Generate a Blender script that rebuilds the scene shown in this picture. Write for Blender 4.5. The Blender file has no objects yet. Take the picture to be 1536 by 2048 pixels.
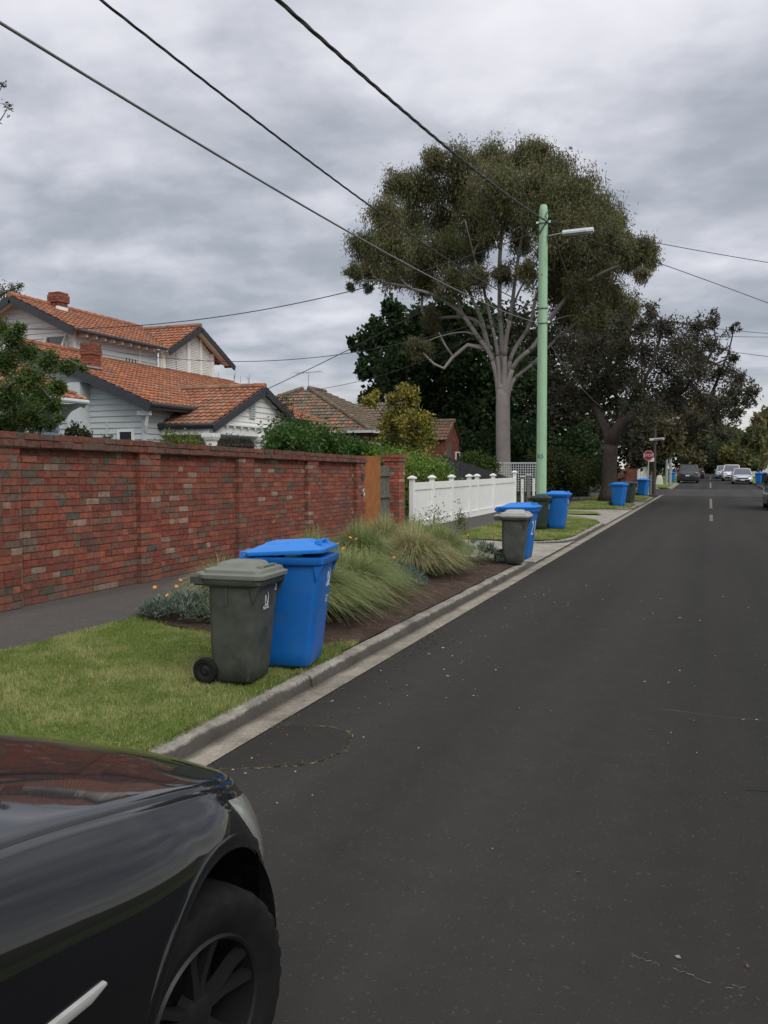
import bpy, math, random
import numpy as np
R = math.radians
rnd = random.Random(7)
rng = np.random.default_rng(7)
S = bpy.context.scene
COL = S.collection
# ------------------------------------------------------------ camera, sky, sun, exposure
YAW, PITCH, CAMH, FPX = R(20.735), R(2.962), 1.72, 1720.0
cd = bpy.data.cameras.new('camera'); cam = bpy.data.objects.new('camera', cd); COL.objects.link(cam)
cam.location = (0, 0, CAMH); cam.rotation_euler = (R(90) - PITCH, 0, YAW)
cd.sensor_fit = 'VERTICAL'; cd.sensor_height = 36.0; cd.sensor_width = 27.0; cd.lens = FPX / 2048 * 36
cd.clip_start = 0.05; cd.clip_end = 2000
S.camera = cam
SUN_EL, SUN_AZ = R(40), R(128)
w = bpy.data.worlds.new('World'); S.world = w; w.use_nodes = True
nt = w.node_tree; N = nt.nodes; L = nt.links
for n in list(N): N.remove(n)
def nd(t, **k):
    n = N.new(t)
    for a, b in k.items():
        if a.startswith('i_'): n.inputs[a[2:].replace('_', ' ')].default_value = b
        else: setattr(n, a, b)
    return n
def ramp(n, pts):
    e = n.color_ramp.elements
    while len(e) < len(pts): e.new(0.5)
    for el, (p, c) in zip(e, pts):
        el.position = p; el.color = (c[0], c[1], c[2], 1) if len(c) == 3 else c
out = nd('ShaderNodeOutputWorld'); bg = nd('ShaderNodeBackground'); bg.inputs['Strength'].default_value = 0.1
sky = nd('ShaderNodeTexSky', sky_type='NISHITA', sun_disc=False, sun_elevation=SUN_EL, sun_rotation=SUN_AZ)
tc = nd('ShaderNodeTexCoord'); sep = nd('ShaderNodeSeparateXYZ'); L.new(tc.outputs['Generated'], sep.inputs[0])
def m(op, a, b=None, c=None):
    n = N.new('ShaderNodeMath'); n.operation = op
    for i, v in enumerate((a, b, c)):
        if v is None: continue
        if isinstance(v, (int, float)): n.inputs[i].default_value = v
        else: L.new(v, n.inputs[i])
    return n.outputs[0]
zc = m('MAXIMUM', sep.outputs[2], 0.0); dz = m('ADD', zc, 0.22)
cmb = nd('ShaderNodeCombineXYZ'); L.new(m('DIVIDE', sep.outputs[0], dz), cmb.inputs[0]); L.new(m('DIVIDE', sep.outputs[1], dz), cmb.inputs[1])
mp = nd('ShaderNodeMapping'); mp.inputs['Rotation'].default_value = (0, 0, R(-22)); mp.inputs['Scale'].default_value = (0.95, 1.15, 1)
mp.inputs['Location'].default_value = (0.4, 0.15, 0)
L.new(cmb.outputs[0], mp.inputs[0])
n1 = nd('ShaderNodeTexNoise'); n1.inputs['Scale'].default_value = 1.9; n1.inputs['Detail'].default_value = 9; n1.inputs['Roughness'].default_value = 0.54; n1.inputs['Distortion'].default_value = 0.15
n2 = nd('ShaderNodeTexNoise'); n2.inputs['Scale'].default_value = 5.0; n2.inputs['Detail'].default_value = 6; n2.inputs['Roughness'].default_value = 0.5
L.new(mp.outputs[0], n1.inputs['Vector']); L.new(mp.outputs[0], n2.inputs['Vector'])
mixn = m('ADD', m('MULTIPLY', n1.outputs['Fac'], 0.72), m('MULTIPLY', n2.outputs['Fac'], 0.28))
mixn = m('ADD', mixn, m('MULTIPLY', m('MAXIMUM', m('SUBTRACT', m('MINIMUM', zc, 0.55), 0.27), 0.0), 0.75))
cr = nd('ShaderNodeValToRGB'); ramp(cr, [(0.36, (3.5, 3.85, 4.45)), (0.46, (4.3, 4.65, 5.3)), (0.55, (5.9, 6.1, 6.8)), (0.65, (8.0, 8.05, 8.7)), (0.80, (9.6, 9.6, 10.1))])
L.new(mixn, cr.inputs[0])
# an overcast sky is brightest overhead
sunward = m('ADD', m('MULTIPLY', sep.outputs[0], math.sin(SUN_AZ)), m('MULTIPLY', sep.outputs[1], math.cos(SUN_AZ)))   # unseen sky on the sun's side, brightened to add light on upright faces
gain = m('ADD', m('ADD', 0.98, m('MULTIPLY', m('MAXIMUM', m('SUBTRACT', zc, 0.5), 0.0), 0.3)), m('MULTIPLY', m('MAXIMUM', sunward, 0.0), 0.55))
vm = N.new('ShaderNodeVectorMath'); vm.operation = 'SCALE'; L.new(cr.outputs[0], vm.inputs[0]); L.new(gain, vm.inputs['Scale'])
# pale yellowish gap low over the end of the street
hz = m('MULTIPLY', m('MAXIMUM', m('SUBTRACT', 1.0, m('MULTIPLY', zc, 9.0)), 0.0), m('MAXIMUM', sep.outputs[1], 0.0))
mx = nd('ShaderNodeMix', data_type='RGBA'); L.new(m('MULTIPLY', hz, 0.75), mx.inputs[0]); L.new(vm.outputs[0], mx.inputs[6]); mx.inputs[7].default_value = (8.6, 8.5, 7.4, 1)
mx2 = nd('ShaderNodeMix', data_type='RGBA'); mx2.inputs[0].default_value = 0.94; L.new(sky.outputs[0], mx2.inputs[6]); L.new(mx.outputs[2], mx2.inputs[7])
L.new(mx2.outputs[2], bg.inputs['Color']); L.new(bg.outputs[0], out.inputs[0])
sl = bpy.data.lights.new('sun', 'SUN'); sl.energy = 1.6; sl.angle = R(35); sl.color = (1, 0.965, 0.92)
so = bpy.data.objects.new('sun', sl); COL.objects.link(so)
from mathutils import Vector as _V
so.rotation_euler = _V((math.cos(SUN_EL) * math.sin(SUN_AZ), math.cos(SUN_EL) * math.cos(SUN_AZ), math.sin(SUN_EL))).to_track_quat('Z', 'Y').to_euler()
S.view_settings.view_transform = 'Standard'; S.view_settings.look = 'None'; S.view_settings.gamma = 1; S.view_settings.use_curve_mapping = False
S.view_settings.exposure = 0.0
S.cycles.max_bounces = 6; S.cycles.transparent_max_bounces = 6; S.cycles.diffuse_bounces = 3
S.cycles.use_denoising = True; S.cycles.denoising_prefilter = 'ACCURATE'; S.cycles.denoising_input_passes = 'RGB_ALBEDO_NORMAL'
# ------------------------------------------------------------ pixel ray to a point at a chosen distance down the street
_f = np.array([-math.sin(YAW) * math.cos(PITCH), math.cos(YAW) * math.cos(PITCH), -math.sin(PITCH)])
_r = np.array([math.cos(YAW), math.sin(YAW), 0]); _u = np.cross(_r, _f)
def at(u, v, Y):
    d = _f + _r * (u - 768) / FPX - _u * (v - 1024) / FPX
    return np.array([0, 0, CAMH]) + d * (Y / d[1])
def zr(Y):
    Y = np.asarray(Y, float); t = np.clip((Y - 52) / 88, 0, 1)
    return 0.72 * t ** 1.4 - 1.6 * np.clip((Y - 142) / 60, 0, 3) ** 2
# ------------------------------------------------------------ materials
MATS = {}
def newmat(name):
    mt = bpy.data.materials.new(name); mt.use_nodes = True
    t = mt.node_tree; p = t.nodes['Principled BSDF']; MATS[name] = mt
    return mt, t, p
def lin(t, a, b): t.links.new(a, b)
def tex(t, kind, scale, coord='Object', detail=4, rough=0.55, sc=None):
    n = t.nodes.new(kind); tcn = t.nodes.new('ShaderNodeTexCoord')
    n.inputs['Scale'].default_value = scale
    if 'Detail' in n.inputs: n.inputs['Detail'].default_value = detail
    if kind == 'ShaderNodeTexNoise': n.inputs['Roughness'].default_value = rough
    src = tcn.outputs[coord]
    if sc:
        mpn = t.nodes.new('ShaderNodeMapping'); mpn.inputs['Scale'].default_value = sc
        lin(t, src, mpn.inputs[0]); src = mpn.outputs[0]
    lin(t, src, n.inputs['Vector'])
    return n
def rampn(t, fac, pts):
    r = t.nodes.new('ShaderNodeValToRGB'); ramp(r, pts); lin(t, fac, r.inputs[0]); return r.outputs[0]
def mixc(t, fac, a, b, mode='MIX'):
    n = t.nodes.new('ShaderNodeMix'); n.data_type = 'RGBA'; n.blend_type = mode
    for sock, v in ((n.inputs[0], fac), (n.inputs[6], a), (n.inputs[7], b)):
        if isinstance(v, (int, float)): sock.default_value = v
        elif isinstance(v, tuple): sock.default_value = (v[0], v[1], v[2], 1)
        else: lin(t, v, sock)
    return n.outputs[2]
def bump(t, p, h, strength=0.4, dist=0.01):
    b = t.nodes.new('ShaderNodeBump'); b.inputs['Strength'].default_value = strength; b.inputs['Distance'].default_value = dist
    lin(t, h, b.inputs['Height']); lin(t, b.outputs[0], p.inputs['Normal'])
def plain(name, col, rough=0.6, metal=0.0, var=0.25, scale=6.0, bmp=0.0, bscale=60, spec=0.5, coat=0.0, dirt=None):
    mt, t, p = newmat(name)
    n = tex(t, 'ShaderNodeTexNoise', scale, detail=6)
    lo = tuple(c * (1 - var) for c in col); hi = tuple(min(1, c * (1 + var)) for c in col)
    c = rampn(t, n.outputs['Fac'], [(0.3, lo), (0.7, hi)])
    if dirt:
        n3 = tex(t, 'ShaderNodeTexNoise', dirt[1], detail=8, rough=0.65)
        c = mixc(t, rampn(t, n3.outputs['Fac'], [(dirt[2], (0, 0, 0)), (dirt[2] + 0.16, (dirt[3],) * 3)]), c, dirt[0])
    lin(t, c, p.inputs['Base Color']); p.inputs['Roughness'].default_value = rough; p.inputs['Metallic'].default_value = metal
    p.inputs['Specular IOR Level'].default_value = spec; p.inputs['Coat Weight'].default_value = coat
    if bmp:
        n2 = tex(t, 'ShaderNodeTexNoise', bscale, detail=5); bump(t, p, n2.outputs['Fac'], bmp, 0.01)
    return mt
def attrmat(name, rough=0.85, mul=None, nscale=40, bmp=0.3, translucent=0.0, spec=0.3):
    """colour comes from the mesh's own per-piece paint 'Col' (each brick, tile or leaf its own shade)"""
    mt, t, p = newmat(name)
    a = t.nodes.new('ShaderNodeAttribute'); a.attribute_name = 'Col'; c = a.outputs['Color']
    if mul:
        n = tex(t, 'ShaderNodeTexNoise', nscale, detail=6, rough=0.65)
        c = mixc(t, 1.0, c, rampn(t, n.outputs['Fac'], [(0.3, (1 - mul,) * 3), (0.7, (1 + mul,) * 3)]), 'MULTIPLY')
        if bmp: bump(t, p, n.outputs['Fac'], bmp, 0.008)
    lin(t, c, p.inputs['Base Color']); p.inputs['Roughness'].default_value = rough; p.inputs['Specular IOR Level'].default_value = spec
    if translucent:
        tr = t.nodes.new('ShaderNodeBsdfTranslucent'); lin(t, c, tr.inputs['Color'])
        ms = t.nodes.new('ShaderNodeMixShader'); ms.inputs[0].default_value = translucent
        o = t.nodes['Material Output']; lin(t, p.outputs[0], ms.inputs[1]); lin(t, tr.outputs[0], ms.inputs[2]); lin(t, ms.outputs[0], o.inputs[0])
    return mt
# asphalt
def asphalt(name, lo, hi, speck, tint=(1, 1, 1)):
    mt, t, p = newmat(name)
    big = tex(t, 'ShaderNodeTexNoise', 0.35, detail=5, rough=0.6, sc=(2.2, 0.35, 1))
    fine = tex(t, 'ShaderNodeTexNoise', 190, detail=3, rough=0.65)
    vor = tex(t, 'ShaderNodeTexVoronoi', 95, detail=0)
    mid = tex(t, 'ShaderNodeTexNoise', 5, detail=8, rough=0.7)
    path = tex(t, 'ShaderNodeTexNoise', 1.0, detail=3, rough=0.5, sc=(1.1, 0.03, 1))
    c = rampn(t, big.outputs['Fac'], [(0.3, lo), (0.72, hi)])
    c = mixc(t, 1.0, c, rampn(t, path.outputs['Fac'], [(0.35, (0.9, 0.9, 0.9)), (0.65, (1.16, 1.13, 1.1))]), 'MULTIPLY')
    c = mixc(t, 1.0, c, rampn(t, mid.outputs['Fac'], [(0.3, (0.93,) * 3), (0.7, (1.07,) * 3)]), 'MULTIPLY')
    c = mixc(t, 1.0, c, rampn(t, fine.outputs['Fac'], [(0.3, (0.76,) * 3), (0.7, (1.24,) * 3)]), 'MULTIPLY')
    hsh = rampn(t, vor.outputs['Color'], [(0.84, (0, 0, 0)), (0.99, (.5,) * 3)])
    c = mixc(t, hsh, c, speck)
    lin(t, c, p.inputs['Base Color']); p.inputs['Roughness'].default_value = 0.95; p.inputs['Specular IOR Level'].default_value = 0.06
    bump(t, p, fine.outputs['Fac'], 0.3, 0.0007)
    return mt
M_road = asphalt('asphalt', (0.039, 0.0383, 0.0352), (0.048, 0.0462, 0.0428), (0.12, 0.117, 0.11))
M_patch = asphalt('old_asphalt', (0.033, 0.032, 0.029), (0.041, 0.039, 0.036), (0.10, 0.095, 0.09))
M_side = asphalt('grey_asphalt', (0.058, 0.057, 0.056), (0.07, 0.069, 0.068), (0.13, 0.128, 0.125))
M_foot = asphalt('footpath_asphalt', (0.078, 0.073, 0.068), (0.112, 0.105, 0.099), (0.34, 0.33, 0.31))
def concrete(name, col, dark):
    mt, t, p = newmat(name)
    a = tex(t, 'ShaderNodeTexNoise', 2.2, detail=9, rough=0.7); b = tex(t, 'ShaderNodeTexNoise', 45, detail=5, rough=0.7)
    c = rampn(t, a.outputs['Fac'], [(0.32, dark), (0.62, col)])
    c = mixc(t, 1.0, c, rampn(t, b.outputs['Fac'], [(0.3, (0.7,) * 3), (0.7, (1.25,) * 3)]), 'MULTIPLY')
    lin(t, c, p.inputs['Base Color']); p.inputs['Roughness'].default_value = 0.9; p.inputs['Specular IOR Level'].default_value = 0.2
    bump(t, p, b.outputs['Fac'], 0.5, 0.006)
    return mt
M_kerb = concrete('kerb_concrete', (0.36, 0.335, 0.28), (0.14, 0.128, 0.108))
def kerb_grime():
    t = MATS['kerb_concrete'].node_tree; p = t.nodes['Principled BSDF']; src = p.inputs['Base Color'].links[0].from_socket
    tcn = t.nodes.new('ShaderNodeTexCoord'); sp_ = t.nodes.new('ShaderNodeSeparateXYZ'); lin(t, tcn.outputs['Object'], sp_.inputs[0])
    n = tex(t, 'ShaderNodeTexNoise', 6, detail=9, rough=0.75, sc=(3, 1, .4)); a = t.nodes.new('ShaderNodeMath'); a.operation = 'MULTIPLY_ADD'; lin(t, n.outputs['Fac'], a.inputs[0]); a.inputs[1].default_value = 0.09; lin(t, sp_.outputs[2], a.inputs[2])
    f = t.nodes.new('ShaderNodeMapRange'); lin(t, a.outputs[0], f.inputs[0]); f.inputs[1].default_value = 0.104; f.inputs[2].default_value = 0.124; f.inputs[3].default_value = 0.85; f.inputs[4].default_value = 0.0
    lin(t, mixc(t, f.outputs[0], src, (0.05, 0.045, 0.038)), p.inputs['Base Color'])
kerb_grime()
M_gutter = concrete('gutter_concrete', (0.36, 0.32, 0.255), (0.16, 0.142, 0.112))
def dirty_gutter():
    mt, t, p = MATS['gutter_concrete'], MATS['gutter_concrete'].node_tree, MATS['gutter_concrete'].node_tree.nodes['Principled BSDF']
    src = p.inputs['Base Color'].links[0].from_socket; tcn = t.nodes.new('ShaderNodeTexCoord'); sp_ = t.nodes.new('ShaderNodeSeparateXYZ'); lin(t, tcn.outputs['Object'], sp_.inputs[0])
    n = tex(t, 'ShaderNodeTexNoise', 2.5, detail=8, rough=0.7); a = t.nodes.new('ShaderNodeMath'); a.operation = 'MULTIPLY_ADD'; lin(t, n.outputs['Fac'], a.inputs[0]); a.inputs[1].default_value = 0.14; lin(t, sp_.outputs[0], a.inputs[2])
    f = t.nodes.new('ShaderNodeMapRange'); lin(t, a.outputs[0], f.inputs[0]); f.inputs[1].default_value = -2.825; f.inputs[2].default_value = -2.745; f.inputs[3].default_value = 0.8; f.inputs[4].default_value = 0.0
    lin(t, mixc(t, f.outputs[0], src, (0.07, 0.06, 0.047)), p.inputs['Base Color'])
dirty_gutter()
M_drive = concrete('driveway_concrete', (0.36, 0.335, 0.285), (0.22, 0.20, 0.17))
def ground_mat(name, a, b, c3, scale=3.0, bm=0.8, bd=0.03):
    mt, t, p = newmat(name)
    n = tex(t, 'ShaderNodeTexNoise', scale, detail=9, rough=0.7); n2 = tex(t, 'ShaderNodeTexNoise', scale * 14, detail=5, rough=0.7)
    c = rampn(t, n.outputs['Fac'], [(0.3, a), (0.5, b), (0.72, c3)])
    c = mixc(t, 1.0, c, rampn(t, n2.outputs['Fac'], [(0.3, (0.55,) * 3), (0.7, (1.4,) * 3)]), 'MULTIPLY')
    lin(t, c, p.inputs['Base Color']); p.inputs['Roughness'].default_value = 0.95; p.inputs['Specular IOR Level'].default_value = 0.1
    bump(t, p, n2.outputs['Fac'], bm, bd)
    return mt
M_lawn = ground_mat('lawn_soil', (0.09, 0.135, 0.03), (0.14, 0.19, 0.05), (0.24, 0.26, 0.10), 1.6)
M_soil = ground_mat('garden_soil', (0.055, 0.037, 0.028), (0.088, 0.06, 0.046), (0.13, 0.096, 0.077), 5.0)
M_earth = ground_mat('earth', (0.05, 0.055, 0.025), (0.07, 0.08, 0.03), (0.09, 0.085, 0.05), 0.6)
M_grass = attrmat('grass_blade', rough=0.75, translucent=0.25, spec=0.15)
M_leaf = attrmat('leaf', rough=0.7, translucent=0.3, spec=0.12)
M_brick = attrmat('brick', rough=0.9, mul=0.42, nscale=17, bmp=0.55, spec=0.15)
def brick_smears():
    """mortar smears and lime bloom over the brick faces"""
    mt = MATS['brick']; t = mt.node_tree; p = t.nodes['Principled BSDF']; src = p.inputs['Base Color'].links[0].from_socket
    a = tex(t, 'ShaderNodeTexNoise', 7.5, detail=10, rough=0.72, sc=(1, 1, 1.7)); b = tex(t, 'ShaderNodeTexNoise', 5.5, detail=10, rough=0.78); d = tex(t, 'ShaderNodeTexNoise', 1.1, detail=8, rough=0.7, sc=(1, 1, .6))
    c = mixc(t, rampn(t, a.outputs['Fac'], [(.48, (0, 0, 0)), (.64, (.6,) * 3)]), src, (.145, .10, .07))
    c = mixc(t, rampn(t, b.outputs['Fac'], [(.60, (0, 0, 0)), (.74, (.6,) * 3)]), c, (.34, .28, .22))
    c = mixc(t, rampn(t, d.outputs['Fac'], [(.55, (0, 0, 0)), (.72, (.5,) * 3)]), c, (.07, .05, .038))
    tcn = t.nodes.new('ShaderNodeTexCoord'); sp_ = t.nodes.new('ShaderNodeSeparateXYZ'); lin(t, tcn.outputs['Object'], sp_.inputs[0])
    e = tex(t, 'ShaderNodeTexNoise', 2.3, detail=9, rough=0.75, sc=(1, 1, .5)); q = t.nodes.new('ShaderNodeMath'); q.operation = 'MULTIPLY_ADD'; lin(t, e.outputs['Fac'], q.inputs[0]); q.inputs[1].default_value = 0.7; lin(t, sp_.outputs[2], q.inputs[2])
    f = t.nodes.new('ShaderNodeMapRange'); lin(t, q.outputs[0], f.inputs[0]); f.inputs[1].default_value = 0.34; f.inputs[2].default_value = 0.6; f.inputs[3].default_value = 0.5; f.inputs[4].default_value = 0.0
    c = mixc(t, f.outputs[0], c, (.105, .088, .068))   # splashed dirt along the foot of the wall
    lin(t, c, p.inputs['Base Color'])
brick_smears()
M_tile = attrmat('roof_tile', rough=0.85, mul=0.4, nscale=9, bmp=0.3, spec=0.2)
def lichen():
    t = MATS['roof_tile'].node_tree; p = t.nodes['Principled BSDF']; src = p.inputs['Base Color'].links[0].from_socket
    a = tex(t, 'ShaderNodeTexNoise', 2.2, detail=10, rough=0.78)
    lin(t, mixc(t, rampn(t, a.outputs['Fac'], [(.48, (0, 0, 0)), (.68, (.6,) * 3)]), src, (.15, .115, .085)), p.inputs['Base Color'])
lichen()
M_mortar = plain('mortar', (0.115, 0.09, 0.068), 0.95, var=0.4, scale=20, bmp=0.5)
M_white = plain('white_paint', (0.74, 0.74, 0.70), 0.5, var=0.05, scale=3, dirt=((0.5, 0.5, 0.44), 2.5, 0.58, 0.35))
M_board = plain('pale_grey_weatherboard', (0.50, 0.535, 0.53), 0.55, var=0.05, scale=1.5, dirt=((0.36, 0.38, 0.37), 1.2, 0.55, 0.4))
M_boardu = plain('white_weatherboard', (0.66, 0.66, 0.645), 0.55, var=0.05, scale=1.5, dirt=((0.5, 0.5, 0.48), 1.0, 0.55, 0.4))
M_bluebd = plain('blue_grey_weatherboard', (0.25, 0.30, 0.37), 0.55, var=0.06, scale=1.5)
M_wbrick = plain('painted_brick', (0.52, 0.555, 0.55), 0.6, var=0.07, scale=5, bmp=0.3, bscale=14)
M_trim = plain('charcoal_trim', (0.035, 0.037, 0.042), 0.5, var=0.2)
M_cream = plain('cream_trim', (0.72, 0.69, 0.6), 0.5, var=0.06)
M_rust = plain('rusted_steel', (0.27, 0.095, 0.022), 0.85, var=0.22, scale=5, bmp=0.15, dirt=((0.13, 0.05, 0.018), 3.0, 0.56, 0.6))
M_oldwood = plain('weathered_timber', (0.11, 0.105, 0.085), 0.9, var=0.35, scale=9, bmp=0.4)
M_greywood = plain('grey_green_timber', (0.17, 0.18, 0.15), 0.85, var=0.25, scale=9, bmp=0.3)
M_slate = plain('dark_grey_paling', (0.036, 0.037, 0.040), 0.8, var=0.25, scale=9)
def pole_mat():
    mt, t, p = newmat('green_painted_timber')
    n = tex(t, 'ShaderNodeTexNoise', 3.0, detail=8, rough=0.7, sc=(5, 5, 0.5)); n2 = tex(t, 'ShaderNodeTexNoise', 4, detail=8, rough=0.75, sc=(2, 2, 0.6))
    c = rampn(t, n.outputs['Fac'], [(0.3, (0.25, 0.41, 0.25)), (0.7, (0.34, 0.52, 0.33))])
    c = mixc(t, rampn(t, n2.outputs['Fac'], [(0.55, (0, 0, 0)), (0.75, (0.6,) * 3)]), c, (0.13, 0.24, 0.14))
    lin(t, c, p.inputs['Base Color']); p.inputs['Roughness'].default_value = 0.75; bump(t, p, n.outputs['Fac'], 0.4, 0.01)
    return mt
M_pole = pole_mat()
M_galv = plain('galvanised_steel', (0.42, 0.43, 0.42), 0.5, metal=0.6, var=0.12)
M_lampgrey = plain('pale_lamp_metal', (0.5, 0.55, 0.52), 0.45, var=0.12)
M_cable = plain('black_cable', (0.018, 0.018, 0.02), 0.55, var=0.2)
M_cablegrey = plain('grey_cable', (0.16, 0.165, 0.17), 0.45, var=0.2)
M_rubber = plain('black_rubber', (0.012, 0.0117, 0.0115), 0.8, var=0.35, scale=14, spec=0.2, dirt=((.024, .022, .019), 8, .56, .6))
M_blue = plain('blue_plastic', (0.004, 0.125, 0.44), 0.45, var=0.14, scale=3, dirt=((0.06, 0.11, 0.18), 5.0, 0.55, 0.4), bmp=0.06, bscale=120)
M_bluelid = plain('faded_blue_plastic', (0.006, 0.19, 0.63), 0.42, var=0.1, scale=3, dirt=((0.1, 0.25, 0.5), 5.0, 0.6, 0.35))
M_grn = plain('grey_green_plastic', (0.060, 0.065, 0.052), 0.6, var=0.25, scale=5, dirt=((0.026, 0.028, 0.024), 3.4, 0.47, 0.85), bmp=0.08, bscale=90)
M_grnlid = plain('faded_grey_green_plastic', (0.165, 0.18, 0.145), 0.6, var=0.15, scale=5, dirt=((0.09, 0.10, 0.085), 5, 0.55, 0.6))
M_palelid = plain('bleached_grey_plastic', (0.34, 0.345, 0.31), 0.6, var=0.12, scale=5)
M_dgrn = plain('dark_green_plastic', (0.022, 0.034, 0.025), 0.5, var=0.2, scale=5)
M_mark = plain('white_print', (0.58, 0.6, 0.62), 0.6, var=0.06)
M_blackp = plain('black_print', (0.02, 0.02, 0.02), 0.6)
M_red = plain('red_sign_paint', (0.30, 0.012, 0.022), 0.4, var=0.08)
M_gum = plain('pale_gum_bark', (0.27, 0.242, 0.225), 0.85, var=0.14, scale=1.4, bmp=0.15, bscale=8, dirt=((0.17, 0.14, 0.125), 0.9, 0.54, 0.75))
M_bark = plain('dark_bark', (0.062, 0.047, 0.038), 0.95, var=0.3, scale=7, bmp=0.7, bscale=18)
M_twig = plain('grey_twig', (0.11, 0.095, 0.085), 0.9, var=0.2)
M_glass = plain('dark_window_glass', (0.02, 0.024, 0.028), 0.08, var=0.1, spec=0.8)
M_skyglass = plain('bluish_window_glass', (0.06, 0.075, 0.09), 0.06, var=0.05, spec=0.9)
M_inside = plain('dim_interior', (0.03, 0.03, 0.028), 0.9)
M_carbody = plain('black_car_paint', (0.006, 0.0064, 0.0075), 0.3, var=0.1, spec=0.04, coat=1.0)
M_carbody.node_tree.nodes['Principled BSDF'].inputs['Coat Weight'].default_value = 0.9; M_carbody.node_tree.nodes['Principled BSDF'].inputs['Coat IOR'].default_value = 1.65
M_carbody.node_tree.nodes['Principled BSDF'].inputs['Coat Roughness'].default_value = 0.035
M_blackplastic = plain('black_plastic', (0.012, 0.012, 0.013), 0.45, var=0.2)
M_rim = plain('dark_alloy', (0.019, 0.0185, 0.0185), 0.45, metal=0.3, var=0.15)
M_chrome = plain('chrome_strip', (0.55, 0.54, 0.51), 0.3, metal=0.35, var=0.12, scale=30)
M_lens = plain('clouded_headlamp_lens', (0.24, 0.25, 0.22), 0.2, var=0.15, spec=0.6, coat=0.5)
M_silver = plain('silver_car_paint', (0.50, 0.53, 0.58), 0.28, metal=0.35, var=0.04, coat=0.7)
M_carwhite = plain('white_car_paint', (0.72, 0.73, 0.74), 0.25, var=0.03, coat=0.7)
M_carcharc = plain('charcoal_car_paint', (0.035, 0.037, 0.04), 0.28, var=0.08, coat=0.7)
M_redlens = plain('red_lamp_lens', (0.25, 0.012, 0.012), 0.25)
M_orange = plain('orange_petal', (0.75, 0.27, 0.02), 0.6, var=0.15)
M_cardb = plain('cardboard', (0.5, 0.38, 0.22), 0.85, var=0.15)
M_bottle = plain('green_plastic_bottle', (0.25, 0.42, 0.33), 0.25)
M_line = plain('worn_road_paint', (0.17, 0.17, 0.163), 0.85, var=0.3, scale=9, dirt=((0.045, 0.044, 0.042), 6, 0.47, 0.95))
M_lineside = plain('faint_road_paint', (0.13, 0.13, 0.125), 0.85, var=0.3, scale=9, dirt=((0.08, 0.079, 0.078), 7, 0.42, 0.95))
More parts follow.
